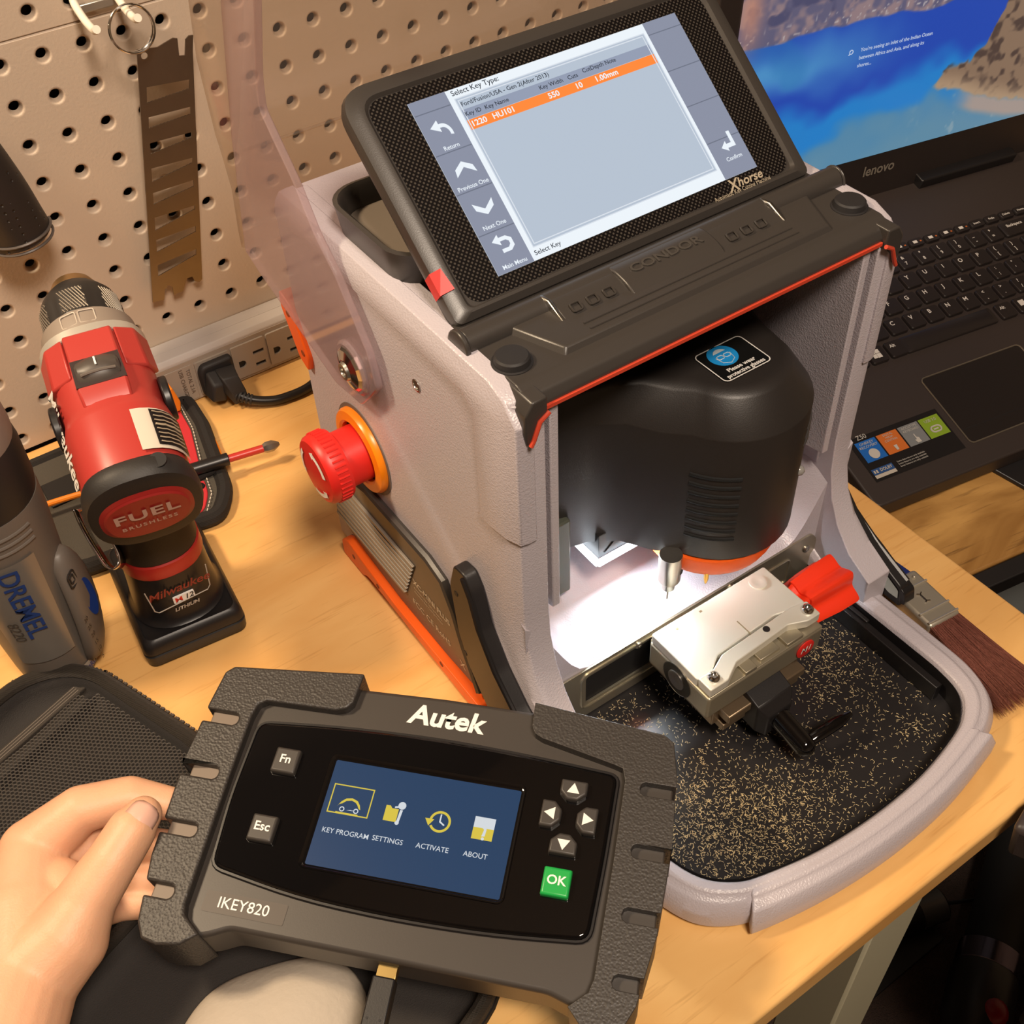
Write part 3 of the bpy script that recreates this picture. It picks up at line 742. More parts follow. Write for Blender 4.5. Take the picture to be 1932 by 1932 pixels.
for k in range(40):
    a = 2 * PI * k / 40; d = Vector((0, math.cos(a), math.sin(a)))
    g.tube([EC + Vector((-.0195, 0, 0)) + d * .0206, EC + Vector((-.0260, 0, 0)) + d * .0206], .0007, 6)
g.obj('grip_rib', MT['red'], T, sub=btn)
g = G()
for a0 in (20, 140, 260):
    ro, ri = .0155, .0126; P = []
    for k in range(7): a = math.radians(a0 + 10 * k); P.append((math.cos(a) * ro, math.sin(a) * ro))
    a = math.radians(a0 + 60); P += [(math.cos(a) * .0165, math.sin(a) * .0165), (math.cos(a + .28) * .0140, math.sin(a + .28) * .0140), (math.cos(a) * .0112, math.sin(a) * .0112)]
    for k in range(6, -1, -1): a = math.radians(a0 + 10 * k); P.append((math.cos(a) * ri, math.sin(a) * ri))
    g.face([EC + Vector((-.0325 + (math.hypot(*p) - .010) * .118, -p[0], p[1])) for p in P])
g.obj('turn_arrow', MT['white'], T, sub=btn, smooth=False)
# grub screw and orange bracket
g = G(); g.lathe([(.0034, 0), (.0034, .0004), (.0026, .0005), (.0024, -.0002)], (XL, -.3490, .2170), EX, 20); g.obj('grub_screw', MT['steel'], T)
g = G(); g.prism(rpoly([(-.2000, .1900), (-.2130, .1840), (-.2250, .1560), (-.2220, .1450), (-.2120, .1500), (-.1990, .1780)], .003), 'x', -.1100, -.1195); o = g.obj('orange_bracket', MT['orange'], T, bevel=.0014)
g = G()
for y, z in ((-.2080, .1780), (-.2190, .1570)): g.cyl((-.1194, y, z), (-.1198, y, z), .0020, n=12)
g.obj('bracket_hole', mat('bracket_hole', '#8a3a08', .6), T, sub=o)
# -- clear visor swung up
clear = clear_mat('clear_polycarbonate', '#f3e9ea', ('#cfbcc0', .22))
clear2 = clear_mat('clear_polycarbonate_front', '#f4efe9', ('#d8cbbf', .07))
right_b = [(-.3110, .1880), (-.3205, .1990), (-.3164, .2185), (-.2943, .2501), (-.2782, .2649), (-.2645, .2861), (-.2493, .3022), (-.2408, .3117), (-.2440, .3274), (-.2596, .3662), (-.2720, .4000)]
left_b = [(-.2380, .4060), (-.2201, .3542), (-.1944, .2814), (-.1737, .2033), (-.1902, .1963), (-.2265, .1849), (-.2703, .1708), (-.2991, .1750)]
vis = None
for s in (-1, 1):
    g = G(); g.prism(rpoly(right_b + left_b, .003), 'x', s * .1200, s * .1240)
    o = g.obj('visor_side', clear, T, bevel=.0007)
fp = [(-.1737, .2033), (-.1760, .2150), (-.1846, .2446), (-.1905, .2700), (-.1944, .2814), (-.2101, .3271), (-.2201, .3542), (-.2380, .4060)]
fl = [.1240, .1245, .1255, .1285, .1305, .1360, .1370, .1380]
g = G()
rings = []
for (y, z), w in zip(fp, fl):
    rings.append([(-w, y + .004, z), (-.1205, y, z), (.1205, y, z), (w, y + .004, z), (w - .002, y + .006, z + .001), (.1200, y + .0028, z + .0008), (-.1200, y + .0028, z + .0008), (-w + .002, y + .006, z + .001)])
g.loft(rings); g.obj('visor_front', clear2, T, angle=20)
for (y, z) in ((-.1770, .2180), (-.1905, .2690)):
    g = G(); g.tube([(-.118, y - .0006, z), (.118, y - .0006, z)], .0009, 6)
    g.obj('visor_crease', clear2, T)
for s in (-1, 1):
    pc = Vector((s * .1240, -.2975, .1985)); ax = (s, 0, 0)
    g = G(); g.lathe([(.0150, -.008), (.0150, .0010), (.0135, .0022)], pc, ax, 36); o = g.obj('pivot_collar', clear, T)
    g = G(); g.lathe([(.0125, .0), (.0125, .0018), (.0108, .0034), (.0062, .0048), (.0052, .0044)], pc, ax, 12); g.obj('pivot_knob', MT['chrome'], T, angle=20)
    g = G(); g.lathe([(.0052, .0046), (.0046, .0062), (.0030, .0064), (.0026, .0050)], pc, ax, 20); g.obj('pivot_screw', MT['steel'], T)
for u in (-.0295, .0070):
    g = G(); g.lathe([(.0032, 0), (.0032, .010), (.0026, .0120)], (u, -.2280, .3370), (0, -.45, .9), 16); g.obj('visor_stud', MT['chrome'], T)
# -- key clamp with red knob (part of the machine)
cl_m = mat('clamp_nickel_lit', '#dedbcf', 0.42, metal=0.35)  # paler copy of the clamp metal, LED light on the top put into the colour
cl_side = mat('clamp_nickel_side', '#aba38f', 0.42, metal=0.75)  # darker copy of the clamp metal for the sides
g = G(); g.box(-.0435, .0382, -.4882, -.4408, .0470, .0640); clamp = g.obj('key_clamp', cl_side, T, bevel=.0016, seg=3)
g = G(); g.prism(rpoly([(-.0430, -.4412), (.0378, -.4412), (.0378, -.4735), (.0300, -.4735), (.0180, -.4700), (-.0240, -.4720), (-.0330, -.4780), (-.0430, -.4780)], .0015), 'z', .0640, .0705); g.obj('clamp_top', cl_m, T, sub=clamp, bevel=.0006)
g = G(); g.prism(rpoly([(-.0430, -.4785), (-.0430, -.4880), (-.0310, -.4880), (-.0200, -.4820), (.0180, -.4800), (.0290, -.4845), (.0378, -.4845), (.0378, -.4740), (.0270, -.4720), (-.0230, -.4740), (-.0330, -.4785)], .001), 'z', .0662, .0722); g.obj('clamp_jaw', cl_m, T, sub=clamp, bevel=.0005)
g = G()
g.box(-.0180, -.0100, -.4878, -.4800, .0640, .0668); g.box(-.0060, .0080, -.4860, -.4800, .0640, .0664); g.box(.0120, .0240, -.4872, -.4800, .0640, .0670); g.box(-.0420, .0376, -.4878, -.4740, .0636, .0646)
g.obj('jaw_block', cl_side, T, sub=clamp, bevel=.0004)
for p in ((-.0365, -.4828, .0722), (.0335, -.4790, .0722)):
    g = G(); g.lathe([(.0036, 0), (.0036, .0008), (.0030, .0022), (.0020, .0030), (.0016, .0030), (.0014, .0016)], p, (0, 0, 1), 20); g.obj('clamp_screw', MT['chrome'], T, sub=clamp)
g = G(); g.lathe([(.0050, 0), (.0050, .0007), (.0036, .0009), (.0022, .0005)], (.0270, -.4480, .0705), (0, 0, 1), 24); g.obj('clamp_screw', cl_m, T, sub=clamp)
g = G(); g.lathe([(.0020, 0), (.0019, .0004), (.0012, .0003)], (.0070, -.4755, .0722), (0, 0, 1), 16); g.obj('clamp_pin', MT['dark'], T, sub=clamp)
g = G(); g.box(-.0010, -.0004, -.4720, -.4615, .0704, .0707); g.box(-.0305, -.0290, -.4472, -.4460, .0704, .0707); g.box(-.0125, -.0110, -.4455, -.4443, .0704, .0707); g.obj('index_mark', mat('index_mark', '#8c7f60', .5), T, sub=clamp)
g = G(); g.lathe([(.0105, 0), (.0105, .0004), (.0098, -.0010), (.0060, -.0010), (.0060, .0010), (.0048, .0012), (.0030, .0006)], (-.0436, -.4640, .0560), (-1, 0, 0), 32); g.obj('side_boss', MT['steel'], T, sub=clamp)
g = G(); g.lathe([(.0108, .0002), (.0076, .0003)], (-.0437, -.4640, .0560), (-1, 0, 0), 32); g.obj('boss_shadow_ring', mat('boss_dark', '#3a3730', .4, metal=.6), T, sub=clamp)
g = G(); g.lathe([(.0062, 0), (.0062, .0006), (.0058, .0008)], (.0258, -.4884, .0545), (0, -1, 0), 28); o = g.obj('red_badge', MT['red'], T, sub=clamp)
g = G(); g.text('M1', .0062, frame((.0258, -.48930, .0545), (1, 0, 0), (0, 0, 1)), bold=.01, shear=.2); g.obj('badge_print', MT['white'], T, sub=o, smooth=False)
# knob: fluted cylinder
def fluted(r, n, depth, m=96):
    out = []
    for k in range(m):
        a = 2 * PI * k / m; c = math.cos(n * a)
        out.append((a, r - depth * (0.5 - 0.5 * c) ** .7))
    return out
g = G(); rings = []
kc = Vector((.0384, -.4655, .0565))
for dx, sc in ((.0, .72), (.004, .80), (.0042, .90), (.0100, .93), (.0200, 1.0), (.0330, 1.02), (.0350, .99)):
    rings.append([kc + Vector((dx, r * sc * math.cos(a), r * sc * math.sin(a))) for a, r in fluted(.0172, 6, .0052)])
g.loft(rings); g.obj('clamp_knob', MT['red_orange'], T, sub=clamp, angle=40)
# carriage block, slide and wing lever below the clamp
g = G(); g.box(-.0330, .0300, -.4830, -.4300, .0260, .0470); g.box(-.0290, .0270, -.4910, -.4780, .0330, .0390); g.box(-.0290, .0270, -.4880, -.4500, .0230, .0280); car = g.obj('clamp_carriage', mat('bronze_steel', '#97846c', .38, metal=.8), T, bevel=.0008)
g = G(); g.loft([[(-.0130, -.4840, .0440), (.0120, -.4840, .0440), (.0120, -.4840, .0200), (-.0130, -.4840, .0200)], [(-.0130, -.4960, .0400), (.0120, -.4960, .0400), (.0120, -.4960, .0190), (-.0130, -.4960, .0190)], [(-.0090, -.5010, .0330), (.0080, -.5010, .0330), (.0080, -.5010, .0170), (-.0090, -.5010, .0170)]]); g.obj('slide_block', MT['black_paint'], T, sub=car, bevel=.0008)
g = G(); g.cyl((.0005, -.5000, .0260), (.0005, -.5200, .0225), .0062); g.ball((.0005, -.5200, .0225), .0062, 16); g.obj('lever_hub', MT['gloss_black'], T, sub=car)
g = G(); pts = [(.0020, -.5195, .0235), (.0110, -.5205, .0260), (.0230, -.5215, .0270), (.0330, -.5215, .0265)]
g.tube(pts, [.0034, .0042, .0040, .0016], 12, flat=.7); g.obj('wing_lever', MT['gloss_black'], T, sub=car)
g = G(); g.box(-.020, .020, -.4600, -.4270, .0085, .0300); g.obj('cross_slide', MT['steel'], T, bevel=.001)

# brass chips: far too many to count
rnd = random.Random(3)
from mathutils.geometry import intersect_point_line
g = G()
poly = [(p.x, p.y) for p in iP]
def inside(x, y):
    c = False
    for i in range(len(poly)):
        (x1, y1), (x2, y2) = poly[i - 1], poly[i]
        if (y1 > y) != (y2 > y) and x < (x2 - x1) * (y - y1) / (y2 - y1) + x1: c = not c
    return c
def chip(x, y, z, s):
    a = rnd.uniform(0, PI); d = Vector((math.cos(a), math.sin(a), rnd.uniform(-.1, .25))); w = Vector((-math.sin(a), math.cos(a), .15))
    b = Vector((x, y, z)); L = s * rnd.uniform(.5, 1.3); W = s * rnd.uniform(.13, .22); k = rnd.uniform(-.35, .35) * L
    m = b + w * k + Vector((0, 0, L * .16))
    g.loft([[b - d * L - w * W, b - d * L + w * W, b - d * L + Vector((0, 0, W))], [m - w * W, m + w * W, m + Vector((0, 0, W * 1.6))], [b + d * L - w * W, b + d * L + w * W, b + d * L + Vector((0, 0, W))]], cap=False)
n = 0
while n < 5200:
    x, y = rnd.uniform(-.099, .090), rnd.uniform(-.566, -.43)
    if not inside(x * 1.03, y): continue
    dens = .16 + .95 * math.exp(-(((x + .048) / .040) ** 2 + ((y + .535) / .026) ** 2)) + .5 * math.exp(-(((x + .07) / .03) ** 2 + ((y + .50) / .03) ** 2)) + .6 * math.exp(-(((x - .060) / .022) ** 2 + ((y + .478) / .022) ** 2)) + 1.0 * math.exp(-(((x - .066) / .009) ** 2 + ((y + .541) / .006) ** 2)) + .35 * math.exp(-(((x + .062) / .012) ** 2 + ((y + .44) / .01) ** 2))
    if x > .02 and y < -.535: dens *= .75
    if rnd.random() > dens: continue
    chip(x, y, .0066, .00070); n += 1
for _ in range(220):
    x, y = rnd.gauss(.018, .016), rnd.uniform(-.415, -.37)
    chip(x, y, .0550 + (y + .4275) * .22, .00045)
o = g.obj('brass_chips', mat('brass_chips', '#f3dfb2', .30, metal=.30), None, kind='stuff', smooth=False)
o.location = (.186, 0, 0)
tag(o, 'fine gold brass chips scattered over the black chip tray of the machine', 'metal chips')
DEV_M = Matrix((
    (0.685725, 0.720897, -0.100437, -0.01930),
    (-0.727854, 0.678598, -0.098658, -0.46662),
    (-0.002966, 0.140756, 0.990040, 0.07604),
    (0, 0, 0, 1)))
HAND = {
    'arm': ((-0.2411, -0.4564, 0.0431), 0.0270),
    'wrist': ((-0.2154, -0.4413, 0.0491), 0.0255),
    'palm': ((-0.1954, -0.4136, 0.0481), 0.0240),
    'palm_mid': ((-0.185, -0.3873, 0.0499), 0.0235),
    'thenar': ((-0.1729, -0.411, 0.0564), 0.0195),
    'th_web': ((-0.1674, -0.3837, 0.052), 0.0150),
    'th_mcp': ((-0.1566, -0.4044, 0.0664), 0.0138),
    'th_ip': ((-0.1404, -0.3991, 0.0743), 0.0120),
    'th_mid': ((-0.1273, -0.3922, 0.0783), 0.0113),
    'th_tip': ((-0.1197, -0.3884, 0.0794), 0.0088),
    'ix_mcp': ((-0.1708, -0.3577, 0.0543), 0.0160),
    'ix_pip': ((-0.1441, -0.3574, 0.0647), 0.0118),
    'ix_dip': ((-0.1214, -0.3641, 0.0634), 0.0102),
    'ix_tip': ((-0.1052, -0.3763, 0.0571), 0.0080),
    'md_mcp': ((-0.1704, -0.3623, 0.0423), 0.0160),
    'md_pip': ((-0.1501, -0.3637, 0.0404), 0.0118),
    'md_dip': ((-0.1318, -0.3707, 0.0368), 0.0098),
    'md_tip': ((-0.1137, -0.3828, 0.0336), 0.0080),
    'rg_mcp': ((-0.1837, -0.3831, 0.0351), 0.0150),
    'rg_pip': ((-0.1602, -0.3721, 0.0309), 0.0110),
    'rg_dip': ((-0.1421, -0.3792, 0.0272), 0.0094),
    'rg_tip': ((-0.1243, -0.3934, 0.0266), 0.0076),
    'pk_mcp': ((-0.1899, -0.4008, 0.0327), 0.0140),
    'pk_pip': ((-0.1637, -0.3846, 0.0254), 0.0098),
    'pk_dip': ((-0.1472, -0.389, 0.0228), 0.0084),
    'pk_tip': ((-0.1334, -0.3997, 0.0232), 0.0070),
}
# ------------------------------------------------------------------ hand-held key programmer
T = Thing('key_programmer', 'black rugged handheld key programmer with blue menu screen, held in the hand', 'handheld tester', matrix=DEV_M)
T.X = Matrix.Scale(.95, 4)
grip_m = mat('grip_rubber_leather_grain', '#34302d', 0.46, bump=('cells', 900, 0.5, 0.0005))
shell_m = mat('shell_taupe_black', '#3a3531', 0.42, bump=('noise', 1500, 0.06, 0.0002))
mm = lambda pts: [(a / 1000, b / 1000) for a, b in pts]
g = G()
bp = rpoly(mm([(-117, 61), (-45, 69.5), (0, 71.5), (45, 71.5), (116, 61), (117, -58), (100, -69), (91, -66.5), (77, -62.5), (-74, -62.5), (-84, -67.5), (-100, -71), (-113, -60)]), .003)
g.prism(bp, 'z', -.030, -.0030); sh = g.obj('shell', shell_m, T, bevel=.0022, seg=3)
def grip(edge, inner, slots, s):
    """edge runs down the outer side; slots are notches cut into it"""
    pts = [edge[0], edge[1]]
    def xo(y):
        for (x1, y1), (x2, y2) in zip(edge[1:], edge[2:]):
            if y1 >= y >= y2: return x1 + (x2 - x1) * (y1 - y) / (y1 - y2)
    for k in range(2, len(edge)):
        for yc in slots:
            if edge[k - 1][1] >= yc > edge[k][1]:
                xi = s * 104.5
                pts += [(xo(yc + 3.4), yc + 3.4), (xi + s * 2.5, yc + 3.4), (xi + s * .7, yc + 2.4), (xi, yc), (xi + s * .7, yc - 2.4), (xi + s * 2.5, yc - 3.4), (xo(yc - 3.4), yc - 3.4)]
        pts.append(edge[k])
    pts += inner
    g = G(); g.prism(mm(pts), 'z', -.0340, .0030)
    return g.obj('grip', grip_m, T, bevel=.0014, seg=3)
grip([(-46.5, 75.4), (-117, 68.0), (-121, 64), (-123.2, 45), (-124.4, 9), (-122.3, -37), (-116.5, -68), (-112, -75), (-104, -76.5)], [(-93, -74.5), (-85.5, -68.3), (-95.5, -61), (-97, -56), (-98.2, 10), (-98.2, 42), (-97, 49), (-93, 51.5), (-56, 52.4), (-50.5, 54.2), (-47.8, 58)], (38.6, 8.6, -21.7, -52.2), -1)
grip([(45.6, 74.2), (113, 67.5), (118, 64), (121.8, 45), (123.4, 9), (121.6, -30), (116.5, -62), (112, -72), (105, -76)], [(94, -74.5), (87, -67.5), (95, -60), (96.6, -54), (97.2, 0), (96.8, 40), (95, 46.2), (90, 47.6), (53, 55.2), (48.6, 57.2), (46.5, 61)], (37.6, 6.4, -23.7, -53.4), 1)
inl = mat('grip_inlay', '#77695c', 0.5)
for s, ys in ((-1, (38.6, 8.6, -21.7, -52.2)), (1, (37.6, 6.4, -23.7, -53.4))):
    for y in ys:
        g = G(); xa, xb = sorted((s * .1035, s * (.1205 if y > -40 else .1165))); g.box(xa, xb, y / 1000 - .0042, y / 1000 + .0042, -.0120, -.0012 if s < 0 else -.0022); g.obj('grip_inlay', inl if s < 0 else shell_m, T, bevel=.0008)
g = G()
gp = rpoly(mm([(-94.2, 40.6), (-52, 44.9), (0, 47.2), (48, 46.2), (92.8, 43.6), (92.6, 0), (91.2, -37.4), (48, -42.2), (0, -43.8), (-47, -42.4), (-92.6, -35.6), (-95.2, 0)]), [.006, .02, .02, .02, .005, .01, .006, .02, .02, .02, .006, .01])
g.prism(gp, 'z', -.0045, .0000); panel = g.obj('gloss_panel', MT['gloss_black'], T, bevel=.0016, seg=3)
g = G(); g.tube([(p[0] * 1.006, p[1] * 1.012, -.0024) for p in gp], .0011, 6, True); g.obj('panel_seam', MT['black'], T, sub=panel)
g = G()
fo = rrect(.1015, .0600, .0035, 4, -.0006, .0006); fi = rrect(.0962, .0546, .0012, 4, -.0003, .0000)
L_ = lambda P, h: [(p[0], p[1], h) for p in P]
g.loft([L_(fo, -.0004), L_(rrect(.1008, .0592, .0035, 4, -.0006, .0006), .0006), L_(rrect(.0995, .0578, .003, 4, -.0006, .0006), .0006), L_(fi, -.0003)], cap=False); g.obj('screen_frame', MT['gloss_black'], T, sub=panel)
scr_blue = screen_mat('menu_navy', '#2b4668', 0.85)
g = G(); g.face([(p[0], p[1], .0001) for p in rrect(.0955, .0540, .0006, 1)]); dsp = g.obj('display', scr_blue, T)
ui_w = screen_mat('menu_white', '#d8dde2', 0.95); ui_y = screen_mat('menu_yellow', '#dcc64a', 0.95)
DT = lambda x, y, h=.00035: Matrix.Translation(Vector((x / 1000, y / 1000, h)))
g = G()
for s_, x, y in (('KEY PROGRAM', -32.6, -9.2), ('SETTINGS', -11.3, -8.9), ('ACTIVATE', 11.0, -8.7), ('ABOUT', 32.2, -8.5)): g.text(s_, .0036, DT(x, y), bold=.004, wx=.98)
pw = lambda pts, h=.00035: g.face([(a / 1000, b / 1000, h) for a, b in pts])
circ = lambda cx, cy, r, n=24: [(cx + r * math.cos(2 * PI * k / n), cy + r * math.sin(2 * PI * k / n)) for k in range(n)]
def ringf(cx, cy, r, w, a0=0, a1=360, n=28):
    for k in range(n):
        a, b = math.radians(a0 + (a1 - a0) * k / n), math.radians(a0 + (a1 - a0) * (k + 1) / n)
        g.face([((cx + q * math.cos(t)) / 1000, (cy + q * math.sin(t)) / 1000, .0004) for q, t in ((r, a), (r, b), (r - w, b), (r - w, a))])
ringf(-37.8, 2.4, 1.3, .5); ringf(-30.6, 2.4, 1.3, .5); pw([(-35.5, 2.2), (-33, 2.7), (-33, 2.2)]); pw([(-33.6, 2.2), (-32.2, 2.2), (-32.2, 2.6)])
pw([(-9.6, .8), (-8.3, .8), (-7.7, 7.0), (-9.1, 7.0)]); pw(circ(-8.6, 9.2, 2.0, 12)); pw([(-12.0, 7.5), (-9.0, 8.2), (-9.0, 9.0), (-12.0, 8.4)]); pw(circ(-9.2, .4, 1.1, 10))
for c in ((28.2, 10.6, 38.4, 5.2),): pw([(c[0], c[3]), (c[2], c[3]), (c[2], c[1]), (c[0], c[1])])
pw([(11.2, 8.4), (11.9, 8.4), (11.9, 4.9), (14.2, 3.4), (13.8, 2.8), (11.2, 4.4)])
g.obj('menu_text', ui_w, T, sub=dsp, smooth=False)
g = G()
for (a, b, c, d) in ((-45, -.2, -24, .4), (-45, 14.2, -24, 14.8), (-45, -.2, -44.4, 14.8), (-24.6, -.2, -24, 14.8)): pw([(a, b), (c, b), (c, d), (a, d)])
cp_ = [(-40.6, 3.4), (-39.0, 6.2), (-37.0, 8.0), (-34.0, 8.6), (-31.0, 7.6), (-29.4, 5.6), (-28.6, 3.4)]; cq = [(-29.6, 3.8), (-30.6, 5.4), (-31.8, 6.6), (-34.0, 7.4), (-36.6, 6.8), (-38.4, 5.2), (-39.8, 4.6)]
for i in range(6): pw([cp_[i], cp_[i + 1], cq[5 - i], cq[6 - i]])
pw([(-40.6, .2), (-29.2, .2), (-29.2, .8), (-40.6, .8)])
pw([(-16.4, .6), (-9.8, .6), (-9.8, 7.2), (-13.2, 7.2), (-14.2, 8.4), (-16.4, 8.4)])
ringf(11.6, 4.6, 5.4, 1.2, -150, 180); pw([(4.0, 5.4), (8.6, 5.4), (6.3, 1.8)])
pw([(28.2, -.6), (38.4, -.6), (38.4, 5.2), (28.2, 5.2)])
g.obj('menu_icons', ui_y, T, sub=dsp, smooth=False)
g = G(); pw([(33.0, 1.0), (34.6, 1.2), (34.9, 4.6), (33.9, 6.6), (32.6, 5.4), (33.7, 4.4)], .0006); pw(circ(33.8, -.1, .8, 8), .0006); g.obj('question_mark', ui_w, T, sub=dsp, smooth=False)
key_m = mat('key_rubber_grey', '#3b3734', 0.45)
def key(name, poly, cx, cy, m, txt=None, tri=None):
    P = [((cx + x) / 1000, (cy + y) / 1000) for x, y in poly]
    c = Vector((cx / 1000, cy / 1000))
    g = G(); g.loft([[(p[0], p[1], -.0005) for p in P], [(p[0], p[1], .0028) for p in P], [(c.x + (p[0] - c.x) * .90, c.y + (p[1] - c.y) * .90, .0038) for p in P]])
    k = g.obj(name, m, T, bevel=.0006)
    g = G()
    if txt: g.text(txt, .0062, DT(cx, cy + .3, .0040), bold=.018)
    if tri: g.face([((cx + x) / 1000, (cy + y) / 1000, .0040) for x, y in tri])
    g.obj('key_print', MT['white'], T, sub=k, smooth=False)
sq = [(-6.4, -6.6), (6.4, -6.6), (6.4, 6.6), (-6.4, 6.6)]
key('fn_key', sq, -72.6, 21.0, key_m, 'Fn'); key('esc_key', sq, -72.8, -14.6, key_m, 'Esc')
key('ok_key', [(a * 1.04, b * 1.02) for a, b in sq], 72.6, -14.8, mat('ok_green', '#1fa24a', .35), 'OK')
pu = [(-6.6, 4.6), (6.6, 4.6), (6.6, -1.6), (2.6, -5.4), (-2.6, -5.4), (-6.6, -1.6)]
rot = lambda P, a: [(x * math.cos(a) - y * math.sin(a), x * math.sin(a) + y * math.cos(a)) for x, y in P]
tri = [(-3.1, -2.2), (3.1, -2.2), (0, 3.0)]
key('arrow_key', pu, 73.0, 31.2, key_m, tri=tri); key('arrow_key', rot(pu, PI), 72.7, 3.2, key_m, tri=rot(tri, PI))
key('arrow_key', rot(pu, PI / 2), 63.8, 17.4, key_m, tri=rot(tri, PI / 2)); key('arrow_key', rot(pu, -PI / 2), 82.0, 17.0, key_m, tri=rot(tri, -PI / 2))
g = G(); g.text('Autek', .0150, DT(1.2, 59.4, -.0028), bold=.028, shear=.12, wx=1.06, space=1.0); g.obj('brand_lettering', MT['white'], T, smooth=False)
g = G(); g.face([(p[0], p[1], -.0028) for p in rrect(.0410, .0098, .0008, 3, -.0705, -.0515)]); o = g.obj('model_plate', mat('plate_taupe', '#453d37', .45), T, smooth=False)
g = G(); g.text('IKEY820', .0074, DT(-71.0, -51.4, -.0026), bold=.004); g.obj('plate_print', MT['white'], T, sub=o, smooth=False)

# usb lead plugged into the lower edge
T2 = Thing('usb_lead', 'black USB plug inserted into the lower edge of the handheld programmer', 'cable', matrix=DEV_M.copy())
T2.X = Matrix.Scale(.95, 4)
g = G(); g.box(-.0025, .0070, -.0690, -.0615, -.0145, -.0100); g.obj('connector', mat('gold_connector', '#bda36a', .3, metal=1), T2, bevel=.0003)
g = G(); g.loft([[(-.0034, -.0680, -.0165), (.0074, -.0680, -.0165), (.0074, -.0680, -.0080), (-.0034, -.0680, -.0080)], [(-.0032, -.0960, -.0165), (.0080, -.0960, -.0165), (.0080, -.0960, -.0080), (-.0032, -.0960, -.0080)]]); o = g.obj('plug', MT['black_paint'], T2, bevel=.0008)
g = G()
for x in (-.0010, .0050): g.cyl((x, -.0865, -.0081), (x, -.0865, -.0078), .0006, n=10)
g.obj('dimple', MT['dark'], T2, sub=o)
g = G(); g.tube(smooth_path([(.0024, -.0955, -.0120), (.0024, -.1120, -.0140), (-.004, -.135, -.030), (-.012, -.148, -.040), (-.035, -.15, -.0500)], 6), .0022, 10); g.obj('cord', MT['black'], T2)

# ------------------------------------------------------------------ the hand holding it
def flesh(name, nd, edges, m, voxel, it=9):
    """tapered limbs grown together into one continuous surface"""
    g = G()
    for a, b in edges:
        (pa, ra), (pb, rb) = nd[a], nd[b]; pa, pb = Vector(pa), Vector(pb); L = (pb - pa).length
        prof = [(ra * math.sin(t), -ra * math.cos(t)) for t in [PI / 2 * k / 6 for k in range(7)]][1:] + [(rb * math.cos(t), L + rb * math.sin(t)) for t in [PI / 2 * k / 6 for k in range(6)]]
        g.lathe(prof, pa, pb - pa, 24)
    o = g.obj(name, m)
    rm = o.modifiers.new('remesh', 'REMESH'); rm.mode = 'VOXEL'; rm.voxel_size = voxel; rm.use_smooth_shade = True
    sm = o.modifiers.new('smooth', 'SMOOTH'); sm.iterations = it; sm.factor = .5
    dg = bpy.context.evaluated_depsgraph_get()
    me2 = bpy.data.meshes.new_from_object(o.evaluated_get(dg)); old = o.data
    o.modifiers.clear(); o.data = me2; bpy.data.meshes.remove(old); me2.name = name
    me2.materials.clear(); me2.materials.append(m)
    for p in me2.polygons: p.use_smooth = True
    return o
skin_m = mat('skin', '#e4b08d', 0.46, spec=0.4, bump=('noise', 900, 0.25, 0.0005), mott=(55, 0.10))
nt, b = nodes_of(skin_m)
b.inputs['Subsurface Weight'].default_value = .18; b.inputs['Subsurface Radius'].default_value = (.006, .0022, .001); b.inputs['Subsurface Scale'].default_value = .6
ed = [('arm', 'wrist'), ('wrist', 'palm'), ('palm', 'palm_mid'), ('palm', 'thenar'), ('thenar', 'th_mcp'), ('th_mcp', 'th_ip'), ('th_ip', 'th_mid'), ('th_mid', 'th_tip'), ('palm_mid', 'th_web')]
for f in ('ix', 'md', 'rg', 'pk'):
    ed += [('palm_mid' if f in ('ix', 'md') else 'palm', f + '_mcp'), (f + '_mcp', f + '_pip'), (f + '_pip', f + '_dip'), (f + '_dip', f + '_tip')]
hand = flesh('person', {k: (v[0], v[1]) for k, v in HAND.items()}, ed, skin_m, .0011)
tag(hand, "person's bare left hand gripping the left edge of the handheld programmer", 'person')
# thumb nail
a = Vector(HAND['th_tip'][0]); m_ = Vector(HAND['th_mid'][0]); d = (a - m_).normalized()
up = (Vector((-0.1174, -0.7174, 0.5507)) - a).normalized(); up = (up - d * up.dot(d)).normalized(); sd = d.cross(up)
g = G(); rows = []
for i in range(9):
    t = i / 8 * 2 - 1; row = []
    w = .0074 * (1 - .10 * t) * (1 - max(0, abs(t) - .55) ** 2 * 1.6)
    for j in range(9):
        q = j / 8 * 2 - 1
        row.append(m_ + d * (.0052 + t * .0078) + sd * (q * w) + up * (.0104 - .0034 * q * q - .0016 * max(0, t) ** 2))
    rows.append(row)
g.loft(rows, cap=False, closed=False)
nl = g.obj('thumb_nail', mat('nail', '#e2b3a0', .25, coat=.2), None, solid=.0008, label='pale pink thumb nail')
nl.parent = hand

